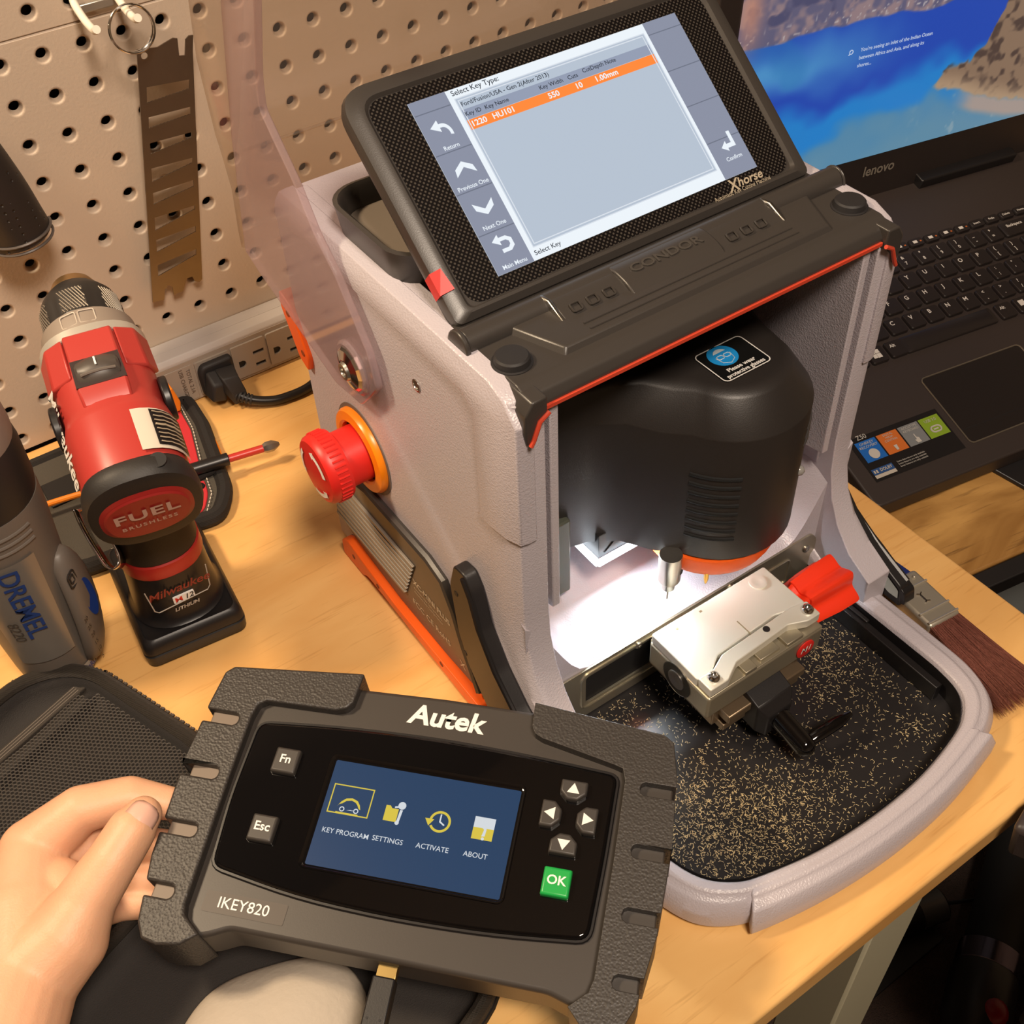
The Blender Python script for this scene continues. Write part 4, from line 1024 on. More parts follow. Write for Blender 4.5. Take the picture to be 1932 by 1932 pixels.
# ------------------------------------------------------------------ zip case lying open under the hand
KC = Vector((-.061, -.356, 0)); E1 = Vector((-.349, .937, 0)); E2 = Vector((-.937, -.349, 0))
CM = Matrix(((E1.x, E2.x, 0, KC.x), (E1.y, E2.y, 0, KC.y), (0, 0, 1, 0), (0, 0, 0, 1)))   # local x along the long edge, local y to the left
case_cloth = mat('case_black_cloth', '#2b2725', 0.85, bump=('noise', 1600, 0.6, 0.0006))
bind_m = mat('zip_binding', '#4a433c', 0.6, bump=('wave', 900, 1.0, 0.0009))
T = Thing('zip_case', 'open black zip case with mesh pocket lying under the hand', 'case', frame=CM, loc=(-.16, -.35, 0))
def half(x0, x1, zt, mesh_half, cr):
    cx = (x0 + x1) / 2; w = abs(x1 - x0)
    R = lambda ins, z: [(p[0], p[1], z) for p in rrect(w - 2 * ins, .250 - 2 * ins, max(.004, cr - ins), 9, cx, .125)]
    g = G(); g.loft([R(.006, .0006), R(.001, .006), R(0, zt - .006), R(.0005, zt), R(.005, zt + .0015), R(.0085, zt - .001), R(.010, zt - .006), R(.014, .006), R(.020, .0045)]); s = g.obj('shell', case_cloth, T, angle=60)
    g = G(); g.tube(R(.0045, zt + .0005), .0042, 10, True); b_ = g.obj('binding', bind_m, T)
    g = G(); pts = smooth_path(R(.0005, zt - .002), 1, True); g.tube(pts, .0016, 6, True); g.obj('zip_tape', MT['black'], T, sub=b_)
    if mesh_half:
        g = G(); P = smooth_path(R(-.0012, zt - .003), 3, True); step = 0
        for q in range(len(P)):
            p, r = P[q], P[(q + 1) % len(P)]; L = (r - p).length; k = int(max(1, L / .0019))
            for i in range(k):
                c = p.lerp(r, i / k); t = (r - p).normalized(); w = Vector((-t.y, t.x, 0))
                g.box(-.0006, .0006, -.0010, .0010, -.0008, .0008, Matrix(((t.x, w.x, 0, c.x), (t.y, w.y, 0, c.y), (0, 0, 1, c.z + (.0006 if i % 2 else -.0004)), (0, 0, 0, 1))))
        g.obj('zip_teeth', mat('zip_teeth', '#4d4640', .35), T, sub=b_, smooth=False, kind='stuff')
    return s
half(0.0, .160, .0190, True, .046); half(-.180, -.002, .0150, False, .034)
mesh_m = mat('pocket_mesh', '#4a443e', 0.6)
g = G()   # hexagonal net, bulging a little
hx = .0024; cols = int(.118 / (hx * .866)); rws = int(.222 / hx)
def bulge(x, y):
    return .0175 + .0016 * math.sin(x * 60 + 1.0) * math.sin(y * 34) + .0012 * math.sin(y * 90)
for i in range(cols):
    for j in range(rws):
        x = .0140 + i * hx * .866; y = .0140 + (j + .5 * (i % 2)) * hx
        if x > .120 or y > .238 or (x > .110 and y < .020): continue
        ro, ri = hx * .60, hx * .40
        O = []; I = []
        for k in range(6):
            a = PI / 6 * (2 * k); c, s_ = math.cos(a), math.sin(a)
            O.append(Vector((x + ro * c, y + ro * s_, bulge(x + ro * c, y + ro * s_)))); I.append(Vector((x + ri * c, y + ri * s_, bulge(x + ri * c, y + ri * s_) - .0004)))
        vo_, vi_ = g.vs(O), g.vs(I)
        for k in range(6): g.b.faces.new((vo_[k], vo_[(k + 1) % 6], vi_[(k + 1) % 6], vi_[k]))
g.obj('mesh_pocket', mesh_m, T, smooth=False)
g = G(); g.loft([[(.1195, .014, .0170), (.1265, .018, .0170), (.1265, .018, .0200), (.1195, .014, .0200)], [(.1195, .236, .0170), (.1265, .236, .0170), (.1265, .236, .0200), (.1195, .236, .0200)]]); st = g.obj('elastic_strap', mat('elastic', '#4a433c', .8, bump=('wave', 700, .8, .0006)), T, bevel=.0008)
g = G()
for x in (.1212, .1230, .1248): g.tube([(x, .018, .0201), (x, .234, .0201)], .00035, 5)
g.obj('strap_rib', mat('elastic_rib', '#6a6158', .8), T, sub=st)
# pale cloth bundle in the lower half
g = G(); rings = []
for i in range(9):
    a = i / 8 * PI / 2; rings.append([(-.118 + (.050 * math.cos(a) + .003 * math.sin(3 * t)) * math.cos(t), -.4920 + (.044 * math.cos(a) + .002 * math.sin(4 * t)) * math.sin(t), .0062 + .0230 * math.sin(a)) for t in [2 * PI * k / 40 for k in range(40)]])
g.loft(rings)
tag(g.obj('cloth_bundle', mat('pale_cloth', '#bcb0a0', .8, bump=('noise', 300, .3, .001)), subsurf=1), 'pale rounded cloth bundle lying in the black case under the handheld programmer', 'cloth')
# ------------------------------------------------------------------ hook, key ring and steel strip on the pegboard
white_coat = mat('white_coated_wire', '#e9e2d4', 0.35)
T = Thing('pegboard_hook', 'white double-prong pegboard hook at the seam carrying a key ring', 'hook', (0.064, -0.01, 0.286))
g = G()
for x in (.0515, .0765): g.tube(smooth_path([(x, .004, .293), (x, -.003, .2935), (x - .0005, -.0065, .290), (x - .001, -.020, .286), (x - .001, -.034, .2845), (x - .001, -.041, .287)], 6), .0024, 12)
g.obj('prong', white_coat, T)
g = G(); g.box(.0500, .0780, -.0045, -.0015, .2830, .2885); g.obj('cross_bar', mat('galvanised', '#b9b5ab', .35, metal=.8), T, bevel=.0008)
g = G()
n = 60
for q in (0, 1):
    pts = [(.0735 + .0135 * math.cos(2 * PI * k / n), -.0300 + .0012 * q + .0016 * math.sin(2 * PI * k / n + q), .2775 + .0135 * math.sin(2 * PI * k / n)) for k in range(n)]
    g.tube(pts, .00085, 8, True)
tag(g.obj('key_ring', MT['chrome']), 'shiny split key ring hanging from the white hook', 'key ring')
ST_O = [(75.6, 261.3), (88.5, 259.2), (99.4, 262.0), (102.0, 261.0), (100.7, 250.2), (104.4, 249.5), (106.8, 258.7), (109.5, 260.6), (112.4, 260.2), (109.9, 250.6), (80.1, 89.1), (77.4, 87.5), (74.6, 89.3), (73.4, 94.0), (69.4, 94.1), (64.2, 85.2), (57.2, 85.2), (57.6, 92.1), (55.4, 94.6), (52.0, 92.0), (49.6, 84.0), (41.1, 85.2)]
ST_W = [[(75.7, 237.1), (103.8, 233.8), (102.3, 227.9), (73.4, 227.1)], [(72.1, 217.9), (100.3, 216.3), (99.5, 211.3), (70.4, 210.7)], [(68.6, 201.0), (97.3, 199.4), (96.3, 195.4), (67.3, 193.5)], [(65.2, 183.9), (94.2, 181.9), (93.0, 178.2), (63.5, 174.4)], [(62.0, 166.7), (90.9, 166.2), (90.1, 161.4), (60.4, 158.4)], [(58.6, 148.9), (87.8, 147.6), (87.1, 144.7), (56.7, 139.2)], [(55.5, 132.2), (84.6, 132.3), (83.9, 127.7), (53.8, 122.9)], [(51.7, 112.9), (81.3, 114.6), (80.1, 110.1), (50.0, 104.1)]]
mmp = lambda P: [(a / 1000, b / 1000) for a, b in P]
hole = [(.0793 + .0022 * math.cos(2 * PI * k / 12), .2563 + .0022 * math.sin(2 * PI * k / 12)) for k in range(12)]
def toothed(w):
    (a, b, c, d) = w; out = [a, b, c]
    for k in range(1, 24): t = k / 24; out.append((c[0] + (d[0] - c[0]) * t, c[1] + (d[1] - c[1]) * t + (.35 if k % 2 else 0)))
    return out + [d]
g = G(); g.holed(mmp(ST_O), [mmp(toothed(w)) for w in ST_W] + [hole], lambda p, h: (p[0], -.014 - h - (p[1] - .17) * .06, p[1]), .0009)
tag(g.obj('gauge_strip', mat('worn_steel', '#8d8579', .30, metal=.95, mott=(40, .15)), smooth=False), 'thin steel tool strip with a row of slanted slots hanging from the key ring', 'tool')
g = G()
gpth = smooth_path([(-.066, -.028, .290), (-.0460, -.030, .252), (-.0355, -.031, .216), (-.0300, -.031, .186), (-.0285, -.031, .1775), (-.0282, -.031, .1735)], 6)
nn = len(gpth); g.tube(gpth, [.0195 if k < nn - 8 else .0195 - .0012 * (k - nn + 8) for k in range(nn)], 24)
gm = mat('dimpled_rubber', '#2a2422', .5); nt, b = nodes_of(gm)
tc = nt.nodes.new('ShaderNodeTexCoord'); vo = nt.nodes.new('ShaderNodeTexVoronoi'); vo.inputs['Scale'].default_value = 190; vo.inputs['Randomness'].default_value = 0; cr = nt.nodes.new('ShaderNodeValToRGB'); cr.color_ramp.elements[0].position = .12; cr.color_ramp.elements[1].position = .22
bp = nt.nodes.new('ShaderNodeBump'); bp.inputs['Strength'].default_value = .9; bp.inputs['Distance'].default_value = .0012
nt.links.new(tc.outputs['Object'], vo.inputs['Vector']); nt.links.new(vo.outputs[0], cr.inputs[0]); nt.links.new(cr.outputs[0], bp.inputs['Height']); nt.links.new(bp.outputs[0], b.inputs['Normal'])
T = Thing('tool_grip', 'black dimpled rubber tool grip hanging in front of the pegboard', 'tool handle', (-.035, -.03, .22))
grip_o = g.obj('grip_sleeve', gm, T)
g = G()
for z, r in ((.1815, .0199), (.1760, .0192)):
    cx = -.0290 if z > .18 else -.0285
    g.tube([(cx + r * math.cos(a), -.031 + r * math.sin(a), z + .0016 * math.cos(a)) for a in [PI + i * PI / 16 for i in range(17)]], .0009, 6)
g.obj('grip_band', mat('grip_band', '#5d5550', .4), T, sub=grip_o)

# ------------------------------------------------------------------ red cordless drill standing on its battery
A_ = Vector((.0278, .150, .0495)); A_.normalize(); U_ = Vector((0, 0, 1)); U_ = (U_ - A_ * U_.dot(A_)).normalized(); X_ = A_.cross(U_)
DM = Matrix((X_, A_, U_)).transposed().to_4x4(); DM.translation = Vector((-.0533, -.2800, .1530))
T = Thing('cordless_drill', 'red and black cordless drill standing on its battery, chuck towards the pegboard', 'drill', (-.043, -.2, 0))
drill_red = mat('drill_red', '#b03a33', .36); drill_black = mat('drill_black_rubber', '#252220', .55, bump=('noise', 1100, .15, .0004))
D_ = lambda p: DM @ Vector((p[0], p[1] * .77, p[2]))
def dring(y, w, h, n=40, e=2.5, cz=0.0):
    out = []
    for k in range(n):
        a = 2 * PI * k / n; c, s = math.cos(a), math.sin(a)
        out.append(D_((w * math.copysign(abs(c) ** (2 / e), c), y, cz + h * math.copysign(abs(s) ** (2 / e), s))))
    return out
g = G(); g.loft([dring(.0150, .0268, .0290, cz=.001), dring(.0560, .0276, .0300, cz=.001), dring(.0600, .0270, .0292, cz=.001), dring(.0680, .0258, .0275), dring(.0900, .0262, .0270), dring(.1180, .0258, .0262), dring(.1220, .0254, .0258)]); bd = g.obj('motor_housing', drill_red, T)
g = G()
for s in (-1, 1): g.loft([[D_((s * .0135, y, .0262)) for y in (.0905, .122)][:1] + [D_((s * .0245, .0920, .0180)), D_((s * .0285, .0960, .0050)), D_((s * .0150, .0905, .0100))], [D_((s * .0130, .1230, .0270)), D_((s * .0230, .1230, .0215)), D_((s * .0280, .1230, .0080)), D_((s * .0150, .1230, .0100))]])
g.loft([[D_((-.0120, .0640, .0270)), D_((.0120, .0640, .0270)), D_((.0120, .0640, .0200)), D_((-.0120, .0640, .0200))], [D_((-.0125, .0760, .0310)), D_((.0125, .0760, .0310)), D_((.0125, .0760, .0200)), D_((-.0125, .0760, .0200))], [D_((-.0125, .1230, .0285)), D_((.0125, .1230, .0285)), D_((.0125, .1230, .0200)), D_((-.0125, .1230, .0200))]])
g.obj('gearbox_housing', drill_red, T, bevel=.0014)
g = G(); g.loft([dring(.1218, .0272, .0272), dring(.1225, .0278, .0278), dring(.1290, .0276, .0276), dring(.1295, .0262, .0262)]); g.obj('silver_trim', mat('silver_paint', '#cfc9bd', .3, metal=.5), T)
g = G(); g.loft([dring(.1290, .0255, .0255, e=2), dring(.1310, .0258, .0258, e=2), dring(.1460, .0246, .0246, e=2), dring(.1480, .0225, .0225, e=2)]); col = g.obj('torque_collar', mat('collar_taupe', '#8d8074', .5), T)
g = G()
for xx in (-.0065, .0030): g.tube([D_((xx + p[0], .1385 + p[1] * 1.2, math.sqrt(.0252 ** 2 - (xx + p[0]) ** 2) + .0002)) for p in rrect(.0080, .0085, .0010, 2)], .0004, 5, True)
g.obj('collar_mark', mat('collar_pale', '#b9ad9f', .5), T, sub=col)
g = G(); n = 48
def chring(y, r, flute=0.0): return [D_((math.cos(2 * PI * k / n) * (r - (flute if (k % 8) in (0, 1) else 0)), y, math.sin(2 * PI * k / n) * (r - (flute if (k % 8) in (0, 1) else 0)))) for k in range(n)]
g.loft([chring(.1470, .0212), chring(.1490, .0218, .0008), chring(.1660, .0216, .0010), chring(.1710, .0208, .0004), chring(.1750, .0198), chring(.1820, .0160), chring(.1850, .0140)]); ck = g.obj('chuck_sleeve', mat('chuck_black', '#282523', .42), T)
knm = mat('knurled_black', '#4b453f', .38, metal=.3, bump=('voronoi', 1100, 1.0, .0008))
g = G()
for k in range(6):
    a0 = 2 * PI * (k * 8 + 2.2) / n; a1 = 2 * PI * (k * 8 + 7.0) / n
    ring = []
    for y, r in ((.1500, .0220), (.1690, .0214)): ring.append([D_((r * math.cos(a0 + (a1 - a0) * i / 6), y, r * math.sin(a0 + (a1 - a0) * i / 6))) for i in range(7)])
    g.loft(ring, cap=False, closed=False)
g.obj('knurling', knm, T, sub=ck)
g = G()
for k in range(6):
    a0 = 2 * PI * (k * 8 + 2.2) / n; a1 = 2 * PI * (k * 8 + 7.0) / n
    for q in range(-3, 9):
        pts = []
        for i in range(7):
            t = i / 6; u = (q + 4 * t) / 8
            if 0 <= u <= 1: a = a0 + (a1 - a0) * u; r = .0221 - .0006 * t; pts.append(D_((r * math.cos(a), .1500 + .019 * t, r * math.sin(a))))
        if len(pts) > 1: g.tube(pts, .00032, 5)
g.obj('knurl_ridges', mat('knurl_bright', '#a89f92', .35, metal=.7), T, sub=ck, kind='stuff')
g = G(); g.loft([chring(.1845, .0140), chring(.1870, .0134), chring(.1930, .0112), chring(.1935, .0060), chring(.1880, .0050)], cap=True); g.obj('chuck_nose', mat('brass_nose', '#b99668', .32, metal=.9), T, sub=ck)
g = G(); g.loft([dring(.0000, .0250, .0275, cz=-.0015), dring(.0012, .0278, .0312, cz=-.0015), dring(.0060, .0292, .0328, cz=-.0012), dring(.0125, .0286, .0316), dring(.0165, .0274, .0298)]); rc = g.obj('rear_cap', drill_black, T, angle=40)
g = G(); g.loft([dring(.0014, .0256, .0235, e=2.6, cz=-.0025), dring(-.0012, .0215, .0185, e=2.4, cz=-.0025), dring(-.0016, .0210, .0180, e=2.4, cz=-.0025)]); g.loft([dring(-.0015, .0216, .0184, e=2.4, cz=-.0025), dring(-.0026, .0206, .0174, e=2.4, cz=-.0025)])
bdg = g.obj('badge', mat('badge_dark_red', '#9c2320', .42), T, sub=rc)
g = G(); g.text('FUEL', .0112, frame(D_((-.0005, -.0034, .0012)), -X_ * -1, U_), bold=.025, wx=1.25, space=1.12); g.text('BRUSHLESS', .0044, frame(D_((-.0005, -.0034, -.0082)), X_, U_), bold=.02, space=1.35); g.obj('badge_print', mat('badge_print', '#c9a69b', .5), T, sub=rc, smooth=False)
g = G(); g.loft([[D_((x, y, .0280)) for x, y in ((-.0125, .0770), (.0125, .0770), (.0120, .0985), (-.0120, .0985))], [D_((x, y, .0312)) for x, y in ((-.0125, .0770), (.0125, .0770), (.0120, .0985), (-.0120, .0985))]]); g.obj('switch_recess', mat('recess_dark', '#2a1715', .7), T)
g = G(); rings = []
for x, r in ((-.0108, .0118), (-.0096, .0132), (-.0040, .0146), (0, .0149), (.0040, .0146), (.0096, .0132), (.0108, .0118)): rings.append([D_((x, .0885 + r * math.cos(2 * PI * k / 28), .0205 + r * math.sin(2 * PI * k / 28))) for k in range(28)])
g.loft(rings); sw = g.obj('speed_switch', mat('switch_grey', '#4a433e', .4), T)
g = G(); g.tube([D_((x, .0835, .0346 - 14 * x * x)) for x in [-.0085 + .0017 * i for i in range(11)]], .0008, 6); g.obj('switch_ridge', mat('switch_ridge', '#6a625b', .4), T, sub=sw)
g = G(); g.text('1', .0068, frame(D_((0, .0900, .0360)), X_, A_), bold=.02); g.obj('switch_print', MT['white'], T, sub=sw, smooth=False)
def on_house(a, y, h=.0004):
    w, hh, e = .0272 + h, .0296 + h, 2.5; c, s = math.cos(a), math.sin(a)
    return D_((w * math.copysign(abs(c) ** (2 / e), c), y, .001 + hh * math.copysign(abs(s) ** (2 / e), s)))
g = G()
ang = [math.radians(78 - 10 * i) for i in range(8)]
g.loft([[on_house(a, .0190, .0010) for a in ang], [on_house(a, .0320, .0009) for a in ang], [on_house(a, .0510, .0010) for a in ang]], cap=False, closed=False); stk = g.obj('rating_label', mat('label_silver', '#d6cdbd', .35), T)
g = G(); ang2 = [math.radians(60 - 10 * i) for i in range(6)]; g.loft([[on_house(a, .0215, .0014) for a in ang2], [on_house(a, .0495, .0016) for a in ang2]], cap=False, closed=False); g.obj('label_block', MT['black'], T, sub=stk)
g = G()
for i, yy in enumerate([.0475 - .0034 * k for k in range(8)]):
    aa = [math.radians(57 - 6 * j) for j in range(7)]
    g.tube([on_house(a, yy - (.0005 if j % 2 else 0), .0019) for j, a in enumerate(aa)], .00035 if i != 3 else .0006, 5)
g.obj('label_lines', mat('label_print', '#b9a98f', .5), T, sub=stk)
g = G(); g.text('Milwaukee', .0150, frame(D_((-.0268, .0600, .0125)), -A_, U_ * .93 + X_ * .36), bold=.02, shear=.3, wx=.92); g.obj('side_lettering', MT['white'], T, smooth=False)
# handle, red band and battery with wide foot
g = G(); hc = Vector((-.0440, -.2120)); dn = Vector((.0, 0))
def vring(z, rx, ry, cx=hc.x, cy=hc.y, e=2.3, n=36, rot=math.radians(-5)):
    out = []
    for k in range(n):
        a = 2 * PI * k / n; c, s = math.cos(a), math.sin(a); x, y = rx * math.copysign(abs(c) ** (2 / e), c), ry * math.copysign(abs(s) ** (2 / e), s)
        out.append((cx + x * math.cos(rot) - y * math.sin(rot), cy + x * math.sin(rot) + y * math.cos(rot), z))
    return out
g.loft([vring(.0700, .0232, .0245), vring(.0720, .0238, .0250), vring(.0930, .0225, .0240), vring(.1180, .0215, .0250, cy=-.214), vring(.1480, .0210, .0250, cy=-.218)]); g.obj('handle', drill_black, T)
g = G(); g.loft([vring(.0590, .0240, .0252), vring(.0600, .0246, .0258), vring(.0690, .0242, .0254), vring(.0700, .0234, .0246)]); g.obj('red_band', mat('band_red', '#bf2c26', .4), T)
g = G(); g.loft([vring(.0590, .0238, .0250), vring(.0420, .0246, .0258), vring(.0260, .0258, .0270), vring(.0225, .0275, .0288), vring(.0215, .0285, .0300)]); bat = g.obj('battery', MT['black'], T)
FM = Matrix.Translation(Vector((-.0432, -.2006, 0))) @ Matrix.Rotation(math.radians(-5.5), 4, 'Z')
R4 = lambda w, d, r, z: [FM @ Vector((p[0], p[1], z)) for p in rrect(w, d, r, 5)]
g = G(); g.loft([R4(.0590, .0900, .005, 0), R4(.0625, .0935, .006, .0020), R4(.0635, .0945, .006, .0100), R4(.0615, .0925, .006, .0104), R4(.0615, .0925, .006, .0114), R4(.0632, .0942, .006, .0118), R4(.0625, .0935, .006, .0165), R4(.0590, .0900, .006, .0205), R4(.0560, .0870, .006, .0215), R4(.0540, .0850, .006, .0205)]); g.obj('battery_foot', MT['black_paint'], T, sub=bat, angle=50)
fy = lambda x, z: frame((hc.x + x - .002, -.2385 - (.042 - z) * .05, z), (1, -.06, 0), (0, -.03, 1))
g = G(); g.text('Milwaukee', .0088, fy(0, .0490), bold=.015, shear=.25); g.obj('battery_script', mat('dark_red_print', '#8a2f24', .5), T, sub=bat, smooth=False)
g = G(); g.text('LITHIUM', .0040, fy(.001, .0330), bold=.03, shear=.2); 
g.tube([fy(p[0], .0445 + p[1]) @ Vector((0, 0, .0004)) for p in [(-.0190, .0125), (-.0175, -.0040), (-.0155, -.0065), (.0155, -.0065), (.0175, -.0040), (.0190, .0125)]], .00035, 5); g.obj('battery_outline', MT['offwhite'], T, sub=bat, smooth=False)
g = G(); q = fy(.0010, .0405); g.loft([[q @ Vector((p[0], p[1], h)) for p in rrect(.0130, .0050, .0006, 2)] for h in (-.0010, .0003)]); g.obj('m12_plate', MT['white'], T, sub=bat)
g = G(); g.text('M', .0056, q @ Matrix.Translation(Vector((-.0032, 0, .0005))), bold=.008, wx=1.15); g.obj('m_print', MT['red'], T, sub=bat, smooth=False)
g = G(); g.text('12', .0056, q @ Matrix.Translation(Vector((.0030, 0, .0005))), bold=.02, shear=.2); g.obj('number_print', MT['dark'], T, sub=bat, smooth=False)
g = G()
cpts = smooth_path([(-.0800, -.2090, .1120), (-.0805, -.2130, .1030), (-.0800, -.2230, .0920), (-.0785, -.2310, .0830), (-.0740, -.2330, .0800), (-.0690, -.2290, .0835), (-.0690, -.2200, .0960), (-.0710, -.2140, .1040)], 6)
g.loft([[p + Vector((0, 0, 0)) for p in cpts], [p + Vector((.0040, .0060, -.0080)) for p in cpts]], cap=False, closed=False); g.obj('belt_clip', MT['chrome'], T, solid=.0010)
for x0, x1 in ((-.0300, -.0255), (.0255, .0300)):
    g = G(); g.cyl(D_((x0, .075, .004)), D_((x1, .075, .004)), .0120); g.obj('side_vent', MT['black'], T, bevel=.001)
g = G(); g.cyl(D_((.0130, .0100, .0270)), D_((.0130, .0100, .0299)), .0042); g.obj('screw_recess', MT['dark'], T, sub=rc)

# ------------------------------------------------------------------ grey rotary tool standing upright
T = Thing('rotary_tool', 'grey and black cordless rotary tool with blue switch standing beside the red drill', 'rotary tool', (-.121, -.206, 0))
rc_ = Vector((-.121, -.206)); rt_grey = mat('rotary_grey', '#6f675f', .45); rt_dark = mat('rotary_dark', '#2a2725', .5)
def rr_(z, r, cx=0, cy=0, n=40): return [(rc_.x + cx + r * math.cos(2 * PI * k / n), rc_.y + cy + r * math.sin(2 * PI * k / n), z) for k in range(n)]
g = G(); g.loft([rr_(0, .0190), rr_(.0025, .0215), rr_(.0200, .0235), rr_(.0500, .02564), rr_(.0900, .0285), rr_(.1250, .0310), rr_(.1400, .0315), rr_(.1440, .0312)]); lo_ = g.obj('lower_body', rt_grey, T)
g = G(); g.loft([rr_(.1440, .0308), rr_(.1500, .0318), rr_(.1720, .0322), rr_(.1800, .0312)]); g.obj('rubber_sleeve', rt_dark, T)
g = G(); g.loft([rr_(.1795, .0312), rr_(.1850, .0316), rr_(.2050, .0300), rr_(.2200, .0270), rr_(.2300, .0230)]); up_ = g.obj('upper_body', mat('rotary_taupe', '#8d8176', .45), T)
g = G()
for k, z in enumerate((.1255, .1305, .1355)): 
    g.tube([(rc_.x + (.0306 + .0002 * k) * math.cos(a), rc_.y + (.0306 + .0002 * k) * math.sin(a), z) for a in [math.radians(215 + 8 * i) for i in range(12)]], .0013, 8)
g.obj('grip_ridge', rt_grey, T, sub=lo_)
def on_rt(adeg, z, h=.0008):
    r = (.0235 + (.0310 - .0235) * min(1, (z - .02) / .105) if z > .02 else .0215 + (z - .0025) / .0175 * .002) + h; a = math.radians(adeg); return Vector((rc_.x + r * math.cos(a), rc_.y + r * math.sin(a), z))
g = G(); g.loft([[on_rt(a, z, .0010) for a in range(224, 296, 7)] for z in (.0340, .0600, .0900, .1180)], cap=False, closed=False); pl_ = g.obj('name_plate', mat('plate_silver_grey', '#8d8983', .3, metal=.4), T)
a0 = 262; pos = on_rt(a0, .0870, .0016); tang = Vector((-math.sin(math.radians(a0)), math.cos(math.radians(a0)), 0))
g = G(); rd = Vector((math.cos(math.radians(a0)), math.sin(math.radians(a0)), 0)); g.text('DREMEL', .0150, frame(pos + rd * .0004, rd * -.071 - Vector((0, 0, 1)), tang), bold=.018, wx=1.05); g.obj('blue_lettering', mat('dremel_blue', '#26407e', .4), T, sub=pl_, smooth=False)
p2 = on_rt(a0 - 20, .0660, .0016); t2 = Vector((-math.sin(math.radians(a0 - 20)), math.cos(math.radians(a0 - 20)), 0))
g = G(); rd2 = Vector((math.cos(math.radians(a0 - 20)), math.sin(math.radians(a0 - 20)), 0)); g.text('8220', .0085, frame(p2 + rd2 * .0004, rd2 * -.071 - Vector((0, 0, 1)), t2), bold=.0); g.obj('model_lettering', mat('model_grey', '#4a4744', .4), T, sub=pl_, smooth=False)
# side latch housing
g = G(); lr = []
for z, ro, wd in ((.0080, .0270, .0080), (.0200, .0320, .0130), (.0500, .0365, .0160), (.0800, .0375, .0150), (.0980, .0345, .0090), (.1020, .0320, .0040)):
    a = math.radians(327); d = Vector((math.cos(a), math.sin(a), 0)); t = Vector((-d.y, d.x, 0)); c = Vector((rc_.x, rc_.y, z))
    lr.append([c + d * (ro - .012) - t * wd, c + d * (ro - .004) - t * wd * .95, c + d * ro - t * wd * .55, c + d * ro + t * wd * .55, c + d * (ro - .004) + t * wd * .95, c + d * (ro - .012) + t * wd])
g.loft(lr); lt = g.obj('latch_housing', rt_grey, T, subsurf=1)
a = math.radians(318); d = Vector((math.cos(a), math.sin(a), 0)); t = Vector((-d.y, d.x, 0))
LF = lambda z, off=0.0: frame(Vector((rc_.x, rc_.y, z)) + d * .0352 + t * off, t, (0, 0, 1))
g = G(); q = LF(.0640, .0035); g.loft([[q @ Vector((.0055 * math.cos(2 * PI * k / 24), .0150 * math.sin(2 * PI * k / 24), h)) for k in range(24)] for h in (-.003, .0012)]); g.obj('blue_dial', mat('dial_blue', '#1f3f8f', .3), T, sub=lt)
g = G(); q = LF(.0860, -.0030)
g.tube([q @ Vector((p[0], p[1], .0004)) for p in rrect(.0070, .0100, .002, 3)], .0006, 6, True); g.tube([q @ Vector((p[0], p[1], .0004)) for p in rrect(.0035, .0050, .0008, 3)], .0005, 6, True); g.obj('latch_button', rt_dark, T, sub=lt)
g = G()
for k, s_ in enumerate(('30', '25', '20', '15', '10', '5')): g.text(s_, .0044, LF(.0560 - .0066 * k, -.0075) @ Matrix.Translation(Vector((0, 0, .0008))))
g.obj('speed_numbers', rt_dark, T, sub=lt, smooth=False)
g = G(); a = math.radians(286); c = Vector((rc_.x, rc_.y, .1900)); d = Vector((math.cos(a), math.sin(a), .12)).normalized()
fz = frame(c + d * .0318, (-math.sin(a), math.cos(a), 0), (0, 0, 1))
for k in (0,): g.loft([[fz @ Vector((.0085 * math.cos(2 * PI * i / 28), .0165 * math.sin(2 * PI * i / 28), h)) for i in range(28)] for h in (-.004, .0004)]); 
ov = g.obj('switch_surround', rt_dark, T, sub=up_)
g = G(); g.loft([[fz @ Vector((p[0], p[1], h)) for p in rrect(.0085, .0130, .002, 3)] for h in (-.001, .0024)]); g.obj('blue_switch', mat('switch_blue', '#2347a8', .3), T, sub=up_, bevel=.0008)
a = math.radians(262); d = Vector((math.cos(a), math.sin(a), .35)).normalized(); c = Vector((rc_.x, rc_.y, .2130)); g = G(); g.lathe([(.0078, -.004), (.0078, .0008), (.0062, .0022), (.0030, .0018), (.0004, .0018)], c + d * .0275, d, 28); g.obj('lock_button', mat('lock_blue', '#3c568c', .35), T, sub=up_)
g = G(); g.loft([[on_rt(a, z, .0006) for a in range(262, 345, 6)] for z in (.0050, .0135)], cap=False, closed=False); fb = g.obj('foot_band', MT['offwhite'], T)
a0 = 316; g = G(); g.text('DREMEL', .0060, frame(on_rt(a0, .0092, .0013), (-math.sin(math.radians(a0)), math.cos(math.radians(a0)), 0), (0, 0, 1)), bold=.04, wx=.8); g.obj('foot_lettering', mat('foot_blue', '#223a78', .4), T, sub=fb, smooth=False)

